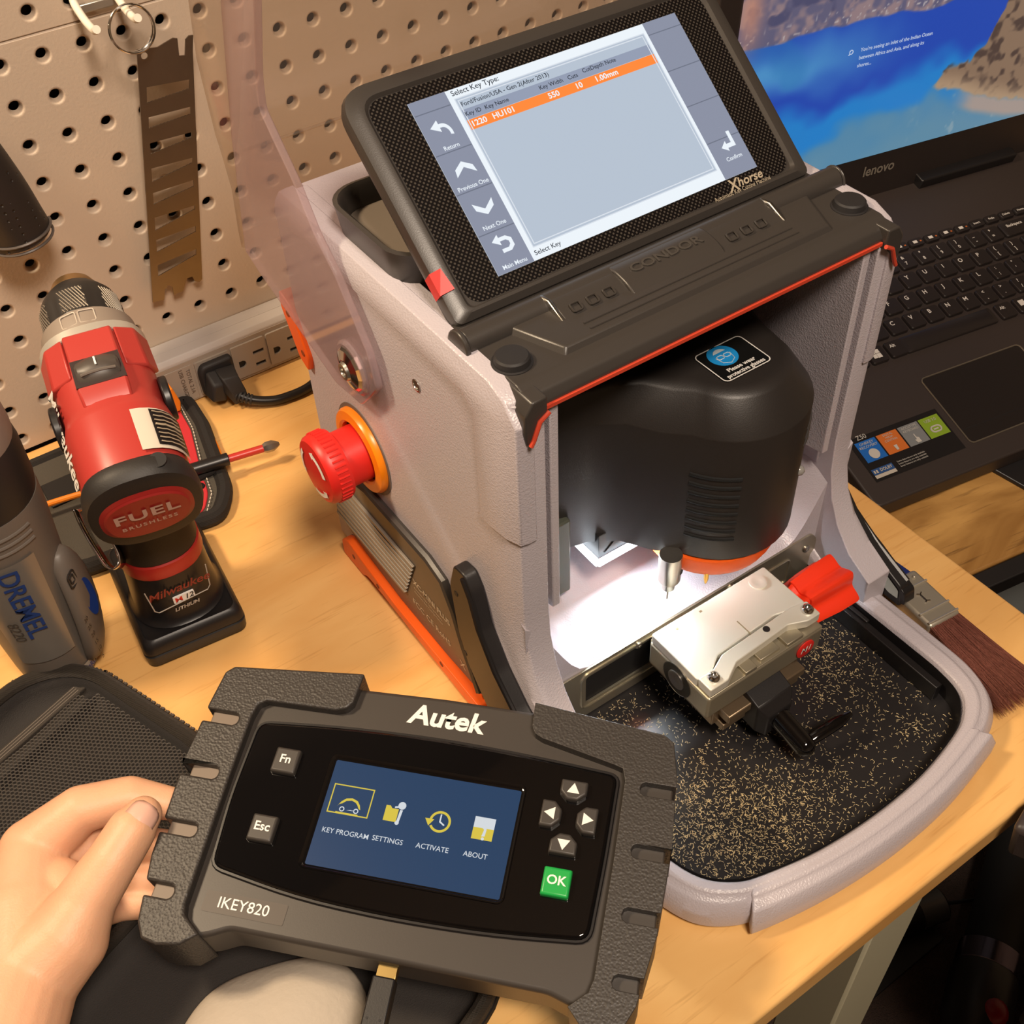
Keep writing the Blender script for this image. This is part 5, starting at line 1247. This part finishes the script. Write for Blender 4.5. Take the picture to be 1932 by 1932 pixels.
# ------------------------------------------------------------------ tool pouch and screwdriver
canvas = mat('pouch_canvas', '#4a453d', .9, bump=('noise', 1400, .5, .0006)); webb = mat('pouch_webbing', '#262220', .8, bump=('wave', 700, .7, .0006)); red_c = mat('pouch_red_nylon', '#c32a33', .7, bump=('noise', 2000, .4, .0004)); thread = mat('white_thread', '#d8cfc0', .7)
T = Thing('tool_pouch', 'black and red tool pouch with white stitching lying behind the red drill', 'pouch', (-.03, -.08, 0))
pp = rpoly([(.0390, -.0275), (.0370, -.0600), (.0215, -.1360), (.0080, -.1530), (-.0060, -.1500), (-.0850, -.1450), (-.1020, -.1300), (-.1020, -.0275)], [.004, .004, .014, .014, .004, .012, .012, .008])
g = G(); g.prism(pp, 'z', .0005, .0095); pb = g.obj('panel', canvas, T, bevel=.002)
g = G(); g.tube([(p[0], p[1], .0060) for p in pp], .0058, 10, True); g.obj('binding', webb, T)
g = G()
ins = [(.0300, -.0360), (.0275, -.0640), (.0150, -.1110), (.0020, -.1110), (.0100, -.0360)]
g.prism(rpoly(ins, .003), 'z', .0090, .0106); g.obj('red_panel', red_c, T, bevel=.0006)
g = G(); ins2 = [(.0135, -.1190), (.0105, -.1330), (.0010, -.1475), (-.0150, -.1470), (-.0050, -.1190)]; g.prism(rpoly(ins2, [.002, .006, .006, .002, .002]), 'z', .0090, .0106); g.obj('red_panel', red_c, T, bevel=.0006)
g = G()
def dash(a, b, n, z=.0112):
    a, b = Vector(a), Vector(b)
    for k in range(n):
        p, q = a.lerp(b, (k + .15) / n), a.lerp(b, (k + .75) / n); g.tube([(p.x, p.y, z), (q.x, q.y, z)], .0004, 5)
dash((.0318, -.0360), (.0290, -.0640), 9); dash((.0290, -.0640), (.0165, -.1110), 13); dash((.0155, -.1190), (.0122, -.1350), 5); dash((.0122, -.1350), (.0020, -.1500), 5); dash((-.0640, -.1440), (-.030, -.1462), 9)
g.obj('stitching', thread, T)
g = G(); g.box(-.0060, .0235, -.1185, -.1115, .0095, .0135); o = g.obj('strap', webb, T, bevel=.0015)
g = G(); g.lathe([(.0034, 0), (.0030, .0010), (.0012, .0012)], (.0085, -.1240, .0106), (0, 0, 1), 16); g.obj('snap', MT['black'], T)
g = G(); g.box(-.0820, -.0600, -.0820, -.0560, .0095, .0112); g.obj('pocket_slot', MT['dark'], T, bevel=.001)
T = Thing('screwdriver', 'red-shafted screwdriver with steel tip sticking out of the tool pouch', 'screwdriver', (.04, -.116, .015))
a, b = Vector((-.010, -.1105, .0190)), Vector((.0690, -.1240, .0170)); dv_ = b - a
g = G(); g.cyl(a, a + dv_ * .56, .0046, n=18); g.obj('sleeve', MT['black'], T, bevel=.0006)
g = G(); g.cyl(a + dv_ * .55, a + dv_ * .87, .0028, n=16); g.obj('shaft', mat('shaft_red', '#c0352c', .35), T)
g = G(); g.lathe([(.0026, 0), (.0040, .003), (.0040, .0075), (.0026, .0105), (.0012, .0125)], a + dv_ * .86, dv_, 6); g.obj('tip', MT['steel'], T)
# ------------------------------------------------------------------ paint brush on the desk
T = Thing('paint_brush', 'flat paint brush with brown bristles and steel ferrule beside the chip tray', 'brush', (.325, -.50, 0))
BD = Vector((-.105, -.995, 0)).normalized(); BS = Vector((.995, -.105, 0)); BO = Vector((.3262, -.4660, 0))
BM = Matrix((BS, BD, Vector((0, 0, 1)))).transposed().to_4x4(); BM.translation = BO
T.X = T.M.inverted() @ BM
g = G(); g.loft([[(-.0105, -.002, .003), (.0105, -.002, .003), (.0105, -.002, .011), (-.0105, -.002, .011)], [(-.0065, -.030, .004), (.0065, -.030, .004), (.0065, -.030, .010), (-.0065, -.030, .010)], [(-.0080, -.085, .003), (.0080, -.085, .003), (.0080, -.085, .011), (-.0080, -.085, .011)], [(-.0050, -.1150, .005), (.0050, -.1150, .005), (.0050, -.1150, .009), (-.0050, -.1150, .009)]]); g.obj('handle', mat('brush_blue', '#1f2c66', .35), T, bevel=.002, seg=3)
fer = mat('ferrule_steel', '#b8b0a0', .40, metal=.65)
g = G(); g.box(-.0120, .0120, -.003, .0370, .0012, .0125); f_ = g.obj('ferrule', fer, T, bevel=.0022, seg=3)
g = G()
for y in (.0080, .0270, .0345): g.tube([(x, y, .0126) for x in (-.0115, .0115)], .0008, 8)
g.obj('ferrule_bead', fer, T, sub=f_)
g = G()
for x in (-.0065, .0065): g.ball((x, .0025, .0126), .0014, 8)
g.obj('ferrule_nail', fer, T, sub=f_)
g = G(); g.tube([(-.0018, .0215, .0127), (0, .0205, .0127), (0, .0150, .0127), (.0018, .0138, .0127)], .0006, 6); g.tube([(.0020, .0215, .0127), (0, .0205, .0127)], .0006, 6); g.tube([(-.0020, .0138, .0127), (0, .0150, .0127)], .0006, 6); g.obj('stamped_mark', MT['chrome'], T, sub=f_)
rb = random.Random(5); g = G()
for k in range(1500):
    x = rb.uniform(-.0110, .0110); z = rb.uniform(.0030, .0110); L = rb.uniform(.052, .0665); sp_ = 1.0 + .42 * rb.random()
    p0 = Vector((x, .0355, z)); p1 = Vector((x * (1 + .25 * sp_) + rb.gauss(0, .0004), .0355 + L * .55, max(.0012, z * .95))); p2 = Vector((x * (1 + .50 * sp_) + rb.gauss(0, .0008), .0355 + L, max(.0010, z * .9)))
    w = .00028
    g.loft([[p + Vector((w * (1 - t), 0, 0)), p + Vector((-w * .5 * (1 - t), 0, w * (1 - t))), p + Vector((-w * .5 * (1 - t), 0, -w * (1 - t)))] for p, t in ((p0, 0), (p1, .1), (p2, .8))], cap=False)
br_m = mat('bristle_brown', '#6d3a30', .5); nt, b = nodes_of(br_m)
tc = nt.nodes.new('ShaderNodeTexCoord'); ns = nt.nodes.new('ShaderNodeTexNoise'); mp = nt.nodes.new('ShaderNodeMapping'); mp.inputs['Scale'].default_value = (1400, 12, 1400); cr = nt.nodes.new('ShaderNodeValToRGB')
cr.color_ramp.elements[0].position = .35; cr.color_ramp.elements[0].color = lin('#5c2f27'); cr.color_ramp.elements[1].position = .7; cr.color_ramp.elements[1].color = lin('#b57a6a')
nt.links.new(tc.outputs['Object'], mp.inputs[0]); nt.links.new(mp.outputs[0], ns.inputs[0]); nt.links.new(ns.outputs[0], cr.inputs[0]); nt.links.new(cr.outputs[0], b.inputs['Base Color'])
o = g.obj('bristles', br_m, T, smooth=False, kind='stuff')

# ------------------------------------------------------------------ tilted wooden tray with the laptop
LM = Matrix(((0.989657, 0.143430, 0.002662, 0.584142), (-0.137979, 0.956802, -0.255915, -0.260596), (-0.039253, 0.252900, 0.966696, 0.001120), (0, 0, 0, 1)))
knot = wood_mat('knotty_pine', '#c99a58', '#8a5f2c', '#4a2d14', .42, scale=(4.0, 16, 8), rot=.1, contrast=.6, knots=True)
T = Thing('laptop_tray', 'tilted knotty wooden tray with black front edge under the laptop', 'tray', matrix=LM @ Matrix.Translation(Vector((.06, 0, -.045))))
T.X = Matrix.Translation(Vector((-.06, 0, .045)))
g = G(); g.box(-.172, .34, -.2215, .170, -.042, -.0275); g.obj('board', knot, T, bevel=.002)
g = G(); g.box(-.172, .34, -.2350, -.2217, -.058, -.0300); g.box(-.160, .34, -.221, .165, -.050, -.0422); g.obj('black_edge', MT['black_paint'], T, bevel=.001)
T = Thing('drawer_cabinet', 'grey cabinet under the wooden laptop tray, right of the desk', 'cabinet', (.62, -.2, -.735))
cab = mat('cabinet_grey', '#8b9294', .5)
g = G(); g.loft([[(.405, -.415, -.735), (.98, -.415, -.735), (.98, -.04, -.735), (.405, -.04, -.735)], [(.405, -.415, -.155), (.98, -.415, -.155), (.98, -.04, -.065), (.405, -.04, -.065)]]); g.obj('carcass', cab, T, bevel=.003)
g = G()
for k in range(3): g.box(.425, .96, -.4200, -.4155, -.70 + .175 * k, -.54 + .175 * k)
g.obj('drawer_fronts', cab, T, bevel=.002)
T = Thing('laptop', 'black laptop with a coastal bay wallpaper open on the wooden tray', 'laptop', matrix=LM)
lap_m = mat('laptop_black', '#2c2523', .45, bump=('noise', 2400, .1, .0002), mott=(30, .08)); deck_m = mat('laptop_deck', '#332b28', .5, bump=('noise', 2600, .15, .0002))
g = G(); g.prism(rpoly([(-.162, -.157), (.222, -.157), (.222, .1180), (-.162, .1180)], .006), 'z', -.0230, -.0030); base = g.obj('base', deck_m, T, bevel=.0016, seg=3)
g = G()
for x in (-.128, -.095, .15): g.cyl((x, -.142, -.0273), (x, -.142, -.0225), .009)
g.cyl((-.12, .09, -.0273), (-.12, .09, -.0225), .009); g.cyl((.18, .09, -.0273), (.18, .09, -.0225), .009); g.obj('rubber_foot', MT['rubber'], T)
key_l = mat('laptop_key', '#241f1e', .38); leg_m = mat('key_legend', '#cfc8bf', .5); leg_o = mat('key_legend_orange', '#b5612c', .5)
def lkey(x, y, w=.0160, h=.0152, legend=None, two=None, small=False, mark=None):
    g = G(); P = rrect(w, h, .0022, 3, x, y); c = Vector((x, y))
    g.loft([[(p[0], p[1], -.0032) for p in P], [(p[0], p[1], -.0008) for p in P], [(c.x + (p[0] - c.x) * .93, c.y + (p[1] - c.y) * .93, 0) for p in P]]); k = g.obj('key', key_l, T)
    g = G(); M_ = lambda a, b_: Matrix.Translation(Vector((x + a, y + b_, .0003)))
    if legend: g.text(legend, .0056 if not small else .0042, M_(-.0026, .0026), bold=.02)
    if two: g.text(two[0], .0046, M_(-.0024, .0036), bold=.02); g.text(two[1], .0046, M_(-.0022, -.0026), bold=.02)
    if mark:
        for q in mark: quad(g, x + q[0], x + q[1], y + q[2], y + q[3], .0003, f=lambda a, b_, c_: Vector((a, b_, c_)))
    if len(g.b.verts): g.obj('legend', leg_m, T, sub=k, smooth=False)
    return k
KX = lambda off, i: (off + i - 5.25) * .01905 + .0026
for i, p in enumerate(['!1', '@2', '#3', '$4', '%5', '^6', '&7', '*8', '(9', ')0', '_-', '+=']): lkey(KX(-.5, i), .0342, two=(p[0], p[1]))
lkey(KX(-.5, -1), .0342, two=('~', '`')); lkey(KX(-.5, 12.45), .0342, .0345, legend='Backspace', small=True)
for i, c in enumerate('QWERTYUIOP'): lkey(KX(0, i), .0155, legend=c)
for i, p in ((10, '{['), (11, '}]'), (12, '|\\')): lkey(KX(0, i), .0155, two=(p[0], p[1]))
lkey(KX(0, -1.25), .0155, .025, legend='Tab', small=True)
for i, c in enumerate('ASDFGHJKL'): lkey(KX(.25, i), -.0030, legend=c)
lkey(KX(.25, 9), -.0030, two=(':', ';')); lkey(KX(.25, 10), -.0030, two=('"', "'")); lkey(KX(.25, 11.4), -.0030, .034, legend='Enter', small=True); lkey(KX(.25, -1.4), -.0030, .030, legend='Caps', small=True)
for i, c in enumerate('ZXCVBNM'): lkey(KX(.75, i), -.0215, legend=c)
for i, p in ((7, '<,'), (8, '>.'), (9, '?/')): lkey(KX(.75, i), -.0215, two=(p[0], p[1]))
lkey(KX(.75, -1.6), -.0215, .038, legend='Shift', small=True); lkey(KX(.75, 11), -.0215, .042, legend='Shift', small=True)
lkey(-.0050, -.0405, .0945, .0152); lkey(-.0780, -.0405, mark=[(-.0050, -.0014, .0008, .0040), (-.0012, .0028, .0008, .0044), (-.0050, -.0014, -.0034, .0004), (-.0012, .0028, -.0038, .0004)]); lkey(-.0590, -.0405, legend='Alt', small=True)
lkey(-.0970, -.0405, legend='Fn', small=True); lkey(-.1190, -.0405, .022, legend='Ctrl', small=True); lkey(.0550, -.0405, legend='Alt', small=True); lkey(.0745, -.0405, mark=[(-.0048, .0010, -.0014, .0042)]); lkey(.0940, -.0405, legend='Ctrl', small=True)
for k in range(-4, 12):
    x = .0128 + .01675 * (k - 0)
    lbl = {5: 'Insert', 6: 'PrtSc', 7: 'Delete', 8: 'Home', 9: 'End'}.get(k)
    kk = lkey(x, .0495, .0145, .0080, mark=None if lbl else [(-.0040, .0004, -.0014, .0014)])
    g = G()
    if lbl: g.text(lbl, .0030, Matrix.Translation(Vector((x - .001, .0495, .0003))), bold=.02); g.obj('legend', leg_m, T, sub=kk, smooth=False)
    else: quad(g, x + .0030, x + .0048, .0485, .0498, .0003, f=lambda a, b_, c_: Vector((a, b_, c_))); g.obj('legend', leg_o, T, sub=kk, smooth=False)
V3 = lambda a, b_, c_: Vector((a, b_, c_))
g = G(); tp = rrect(.1012, .0650, .0040, 4, -.0080, -.1049); g.face([(p[0], p[1], -.0026) for p in tp]); tpd = g.obj('touchpad', mat('touchpad_black', '#1f1a19', .4), T)
g = G(); g.tube([(p[0], p[1], -.0026) for p in tp], .0006, 6, True); g.obj('touchpad_rim', mat('rim_champagne', '#a39a8a', .3, metal=.8), T, sub=tpd)
g = G(); quad(g, -.0570, .0410, -.1252, -.1247, -.0025, V3); g.obj('button_split', MT['dark'], T, sub=tpd)
g = G(); quad(g, -.1490, -.0650, -.1390, -.1000, -.0027, V3); sheet = g.obj('sticker_sheet', MT['black'], T)
for nm, x0, col in (('blue', -.1452, '#1b5fae'), ('orange', -.1252, '#c2672a'), ('grey', -.1052, '#77797a'), ('green', -.0855, '#7f9c2a')):
    g = G(); quad(g, x0, x0 + .0186, -.1226, -.1044, -.0025, V3); g.obj(nm + '_sticker', mat('sticker_' + nm, col, .45), T, sub=sheet)
g = G()
LT2 = lambda x, y: Matrix.Translation(Vector((x, y, -.0022)))
g.text('Z50', .0055, LT2(-.1366, -.1012))
g.text('ONEKEY', .0030, LT2(-.1359, -.1070), wx=1.1); g.text('RECOVERY', .0030, LT2(-.1359, -.1100), wx=1.1); g.text('DIGITAL', .0024, LT2(-.1159, -.1064)); g.text('MEDIA', .0024, LT2(-.1159, -.1090)); g.text('CONTROL', .0024, LT2(-.1159, -.1116)); g.text('ACCUTYPE', .0028, LT2(-.0959, -.1068)); g.text('KEYBOARD', .0028, LT2(-.0959, -.1096)); g.text('USB 3.0', .0034, LT2(-.0762, -.1080))
for cx in (-.1355,): g.face([(cx + .0044 * math.cos(2 * PI * k / 24), -.1170 + .0044 * math.sin(2 * PI * k / 24), -.0022) for k in range(24)])
g.tube([(p[0], p[1], -.0022) for p in rrect(.0088, .0050, .0024, 4, -.0762, -.1160)], .0007, 6, True); quad(g, -.0785, -.0739, -.1166, -.1154, -.0022, V3)
g.face([(x, y, -.0022) for x, y in ((-.0975, -.1215), (-.0940, -.1215), (-.0940, -.1175), (-.0958, -.1165), (-.0958, -.1135), (-.0967, -.1135), (-.0967, -.1185), (-.0985, -.1185))]); g.face([(x, y, -.0022) for x, y in ((-.1170, -.1210), (-.1150, -.1210), (-.1145, -.1165), (-.1175, -.1165))])
for k in range(3): g.text('Some features are only available', .0019, LT2(-.1110, -.1298 - .0022 * k), wx=1.05)
g.obj('sticker_print', mat('sticker_pale_print', '#b9b4ac', .5), T, sub=sheet, smooth=False)
g = G(); quad(g, -.1472, -.1282, -.1336, -.1286, -.0025, V3); g.obj('sound_sticker', mat('sticker_navy', '#2c4d80', .4), T, sub=sheet)
g = G(); quad(g, -.1472, -.1282, -.1366, -.1338, -.0025, V3); g.text('DOLBY', .0034, LT2(-.1350, -.1311), bold=.02); quad(g, -.1462, -.1448, -.1325, -.1300, -.0022, V3); quad(g, -.1440, -.1426, -.1325, -.1300, -.0022, V3); g.obj('sound_sticker_print', MT['offwhite'], T, sub=sheet, smooth=False)
# screen lid
SL = Matrix(((1, 0, 0, 0), (0, .236, -.9717, .113), (0, .9717, .236, .002), (0, 0, 0, 1)))
Q = lambda a, s_, h=0.0: SL @ Vector((a, s_, h))
g = G(); pr = rpoly([(-.162, -.006), (.222, -.006), (.222, .256), (-.162, .256)], .008); g.loft([[Q(p[0], p[1], -.0080) for p in pr], [Q(p[0], p[1], 0) for p in pr]]); lidl = g.obj('screen_lid', lap_m, T, bevel=.0012)
g = G(); g.prism(rpoly([(.104, -.0040), (.119, -.0040), (.119, .0060), (.104, .0060)], .002), 'x', .075, .185); g.obj('hinge_cover', MT['black'], T, bevel=.001)
g = G(); g.text('lenovo', .0130, SL @ Matrix.Translation(Vector((.0278, .0208, .0008))), bold=.02, wx=.95); g.obj('brand_lettering', mat('pale_steel_print', '#a2998c', .35, metal=.4), T, sub=lidl, smooth=False)
# wallpaper: the picture a lit screen shows (sea, far coast, near cliff) with a reflection painted in, as colours per point
rw = np.random.default_rng(2)
def vnoise(shape, cell):
    h, w = shape; gh, gw = int(h / cell) + 3, int(w / cell) + 3
    gr = rw.random((gh, gw)); yy = np.arange(h) / cell; xx = np.arange(w) / cell
    y0 = yy.astype(int); x0 = xx.astype(int); fy_ = (yy - y0)[:, None]; fx_ = (xx - x0)[None, :]
    fy_ = fy_ * fy_ * (3 - 2 * fy_); fx_ = fx_ * fx_ * (3 - 2 * fx_)
    a = gr[np.ix_(y0, x0)]; b_ = gr[np.ix_(y0, x0 + 1)]; c_ = gr[np.ix_(y0 + 1, x0)]; d_ = gr[np.ix_(y0 + 1, x0 + 1)]
    return (a * (1 - fx_) + b_ * fx_) * (1 - fy_) + (c_ * (1 - fx_) + d_ * fx_) * fy_
NX, NY = 300, 170
ax = np.linspace(-.142, .202, NX); ay = np.linspace(.0355, .2290, NY); AX, AY = np.meshgrid(ax, ay)
n1 = vnoise((NY, NX), 26) + .5 * vnoise((NY, NX), 12); n2 = vnoise((NY, NX), 6) + .5 * vnoise((NY, NX), 3); n3 = vnoise((NY, NX), 2)
hx2 = lambda h: np.array([int(h[i:i + 2], 16) / 255 for i in (1, 3, 5)])
def mixc(a, b_, t): return a * (1 - t[..., None]) + b_ * t[..., None]
ss = lambda e0, e1, v: (lambda t: t * t * (3 - 2 * t))(np.clip((v - e0) / (e1 - e0), 0, 1))
full = lambda h: np.broadcast_to(hx2(h), (NY, NX, 3)).copy()
sea = full('#2f55c4')
turq = ss(.030, .0, np.abs((AY - .128) - (AX + .09) * .03 + (n1 - .75) * .016)) * ss(.05, -.10, AX) ; sea = mixc(sea, hx2('#5aa6e0'), turq * .95)
band = AY - (.098 + (AX + .02) * .12) + (n1 - .75) * .02
sea = mixc(sea, hx2('#2f8fe0'), ss(.008, -.012, band))
shal = AY - (.070 + (AX - .003) * .12) + (n1 - .75) * .035
sea = mixc(sea, hx2('#5f97bd'), ss(.012, -.012, shal) * .95); sea = mixc(sea, hx2('#7aa2b6'), ss(.010, -.050, shal) * .6)
sea = mixc(sea, hx2('#3b84c8'), ss(.55, .9, n1 * ss(-.02, -.10, AX)) * .5)
foam = ss(1.05, 1.25, n2) * ss(.03, .10, AX) * ss(.09, .06, AY); sea = mixc(sea, hx2('#a8bcc6'), foam * .6)
img = sea
land = AY - .1535 + (n1 - .75) * .006
coast = mixc(full('#6f6a86'), hx2('#a58c90'), ss(.5, 1.0, n2)); coast = mixc(coast, hx2('#5a5878'), ss(.9, 1.2, vnoise((NY, NX), 9) + .5 * n2 * ss(.0, .02, land)))
coast = mixc(coast, hx2('#cfc4c4'), (ss(.75, .95, n3) * ss(.010, .0, np.abs(land - .006)))); coast = mixc(coast, hx2('#6c6fae'), ss(.045, .075, land)); coast = mixc(coast, hx2('#5b74c8'), ss(.066, .074, land))
img = mixc(img, coast, ss(-.001, .001, land)) if False else img * (1 - ss(-.001, .001, land)[..., None]) + coast * ss(-.001, .001, land)[..., None]
edge_y = np.interp(AX, [.062, .075, .098, .112, .124, .150, .202], [.085, .098, .100, .112, .150, .200, .215])
low_y = np.interp(AX, [.062, .090, .120, .160, .202], [.085, .078, .066, .054, .046])
cl = ss(.060, .070, AX) * ss(-.002, .002, edge_y - AY + (n2 - .75) * .006) * ss(-.002, .002, AY - low_y + (n2 - .75) * .004)
rock = mixc(full('#9c7f68'), hx2('#5f4c44'), ss(.8, 1.15, n2)); rock = mixc(rock, hx2('#c8a888'), ss(.018, .0, AY - low_y) * .9)
img = img * (1 - cl[..., None]) + rock * cl[..., None]
beach = ss(.004, -.004, np.abs(AY - low_y + .006) - .008) * ss(.085, .12, AX) * (1 - cl); img = mixc(img, hx2('#c9ac9c'), beach * .85)
painted_reflection = np.exp(-(((AX + .133) / .010) ** 2 + ((AY - .180) / .026) ** 2)); img = mixc(img, hx2('#e8a080'), painted_reflection * .7)  # orange reflection on the laptop screen, painted into the picture
linimg = np.where(img <= .04045, img / 12.92, ((img + .055) / 1.055) ** 2.4)
me = bpy.data.meshes.new('wallpaper')
vv = [tuple(Q(AX[j, i], AY[j, i], .0006)) for j in range(NY) for i in range(NX)]
ff = [(j * NX + i, j * NX + i + 1, (j + 1) * NX + i + 1, (j + 1) * NX + i) for j in range(NY - 1) for i in range(NX - 1)]
me.from_pydata(vv, [], ff); ca = me.color_attributes.new('picture', 'FLOAT_COLOR', 'POINT')
buf = np.ones((NY * NX, 4), np.float32); buf[:, :3] = linimg.reshape(-1, 3); ca.data.foreach_set('color', buf.ravel())
wm = mat('wallpaper_picture', '#050505', .2); nt, b = nodes_of(wm); at = nt.nodes.new('ShaderNodeVertexColor'); at.layer_name = 'picture'; nt.links.new(at.outputs[0], b.inputs['Emission Color']); b.inputs['Emission Strength'].default_value = .72
me.materials.append(wm); o = bpy.data.objects.new('display', me); C.objects.link(o); o.parent = lidl
g = G()
for k, s_ in enumerate(("You're seeing an inlet of the Indian Ocean", 'between Africa and Asia, and along its', 'shores...')): g.text(s_, .0042, SL @ Matrix.Translation(Vector((-.0235, .1325 - .0062 * k, .0010))), 'LEFT', bold=.01, ay='CENTER')
g.tube([SL @ Vector((-.0325 + .0016 * math.cos(t), .1325 + .0016 * math.sin(t), .0010)) for t in [2 * PI * k / 16 for k in range(16)]], .0003, 5, True); g.tube([Q(-.0336, .1313, .001), Q(-.0346, .1302, .001)], .0003, 5)
g.obj('display_text', screen_mat('wallpaper_text', '#c9d6ea', .9), T, sub=lidl, smooth=False)
T = Thing('hard_drive', 'flat matte black box on the wooden tray by the laptop front edge', 'box', matrix=LM @ Matrix.Translation(Vector((.02, -.175, -.0273))))
T.X = Matrix.Translation(Vector((-.02, .175, .0273)))
g = G(); g.prism(rpoly([(-.0400, -.1520), (.09, -.1520), (.09, -.205), (-.0100, -.205)], .003), 'z', -.0272, -.0235); bx_ = g.obj('case', MT['black_paint'], T, bevel=.001)
g = G(); g.box(-.004, .085, -.2000, -.1600, -.0235, -.0232); g.obj('lid_panel', MT['black'], T, sub=bx_)

# ------------------------------------------------------------------ chair arm and things on the floor
T = Thing('office_chair', 'dark office chair, its padded arm against the desk front edge', 'chair', (.42, -.83, -.735))
pad = mat('chair_vinyl', '#3b3433', .42)
g = G(); g.loft([[(.2440, -.6130, .0100), (.2600, -.6085, .0130), (.420, -.6100, .0130), (.420, -.72, .010), (.300, -.72, .0100)], [(.2500, -.6140, -.0230), (.2640, -.6120, -.0230), (.420, -.6140, -.0230), (.420, -.71, -.0230), (.300, -.71, -.0230)]]); g.obj('arm_pad', pad, T, bevel=.004, seg=3)
g = G(); g.box(.345, .385, -.69, -.65, -.33, -.0235); g.obj('arm_post', MT['black'], T, bevel=.004)
g = G(); g.prism(rrect(.46, .46, .07, 6, .60, -.86), 'z', -.345, -.275); g.obj('seat', pad, T, bevel=.012, seg=3)
g = G(); g.box(.365, .60, -.69, -.65, -.365, -.346); g.obj('arm_bracket', MT['black'], T, bevel=.003)
g = G(); g.cyl((.60, -.86, -.66), (.60, -.86, -.346), .028); g.obj('gas_post', MT['black'], T)
for k in range(5):
    a = math.radians(20 + 72 * k); g = G(); e = Vector((.60 + .24 * math.cos(a), -.86 + .24 * math.sin(a), -.675)); g.tube([(.60, -.86, -.655), e], [.026, .016], 10); lg = g.obj('base_leg', MT['black'], T)
    g = G(); w = Vector((-math.sin(a), math.cos(a), 0)) * .014; g.cyl(e - w + Vector((0, 0, -.034)), e + w + Vector((0, 0, -.034)), .026); g.cyl(e + Vector((0, 0, -.034)), e, .006); g.obj('caster', MT['rubber'], T, sub=lg)
T = Thing('vacuum_wand', 'black vacuum wand with polished collar and red button on the dark carpet', 'vacuum', (.56, -.57, -.735))
a, b = Vector((.690, -.500, -.690)), Vector((.500, -.598, -.690)); d = (b - a)
g = G(); g.cyl(a - d * .45, a + d * .62, .030, n=32); g.obj('tube', MT['dark'], T)
g = G(); g.lathe([(.0315, 0), (.0340, .002), (.0340, .026), (.0315, .028)], a + d * .62, d, 32); g.obj('collar', mat('collar_purple_chrome', '#6d6472', .18, metal=.9), T)
g = G(); g.lathe([(.0330, 0), (.0360, .01), (.0345, .06), (.026, .085), (.004, .09)], a + d * .74, d, 32); g.obj('head', mat('wand_grey', '#2b2829', .35), T)
g = G(); g.ball(a + d * .93 + Vector((-.004, -.014, .0260)), .0160, 16, (1, 1, .7)); g.obj('red_button', mat('button_dark_red', '#8f1820', .3), T)
T = Thing('foot_switch', 'black floor switch with rounded silver end and thin cord on the dark carpet', 'switch', (.55, -.49, -.735))
a, b = Vector((.585, -.4880, -.712)), Vector((.47, -.455, -.712))
g = G(); g.cyl(a, b, .019, n=28); g.obj('body', MT['black'], T, bevel=.002)
g = G(); g.cyl(a + (b - a) * .02, a + (b - a) * .28, .0198, n=28); g.obj('silver_sleeve', mat('dull_silver', '#6b6560', .3, metal=.7), T)
g = G(); g.box(.42, .565, -.515, -.43, -.7345, -.7300); g.obj('base_plate', MT['black_paint'], T, bevel=.001)
g = G(); g.tube(smooth_path([(.585, -.488, -.712), (.61, -.495, -.728), (.65, -.515, -.732), (.70, -.55, -.732), (.80, -.58, -.732)], 6), .0022, 8); g.obj('cord', MT['black'], T)
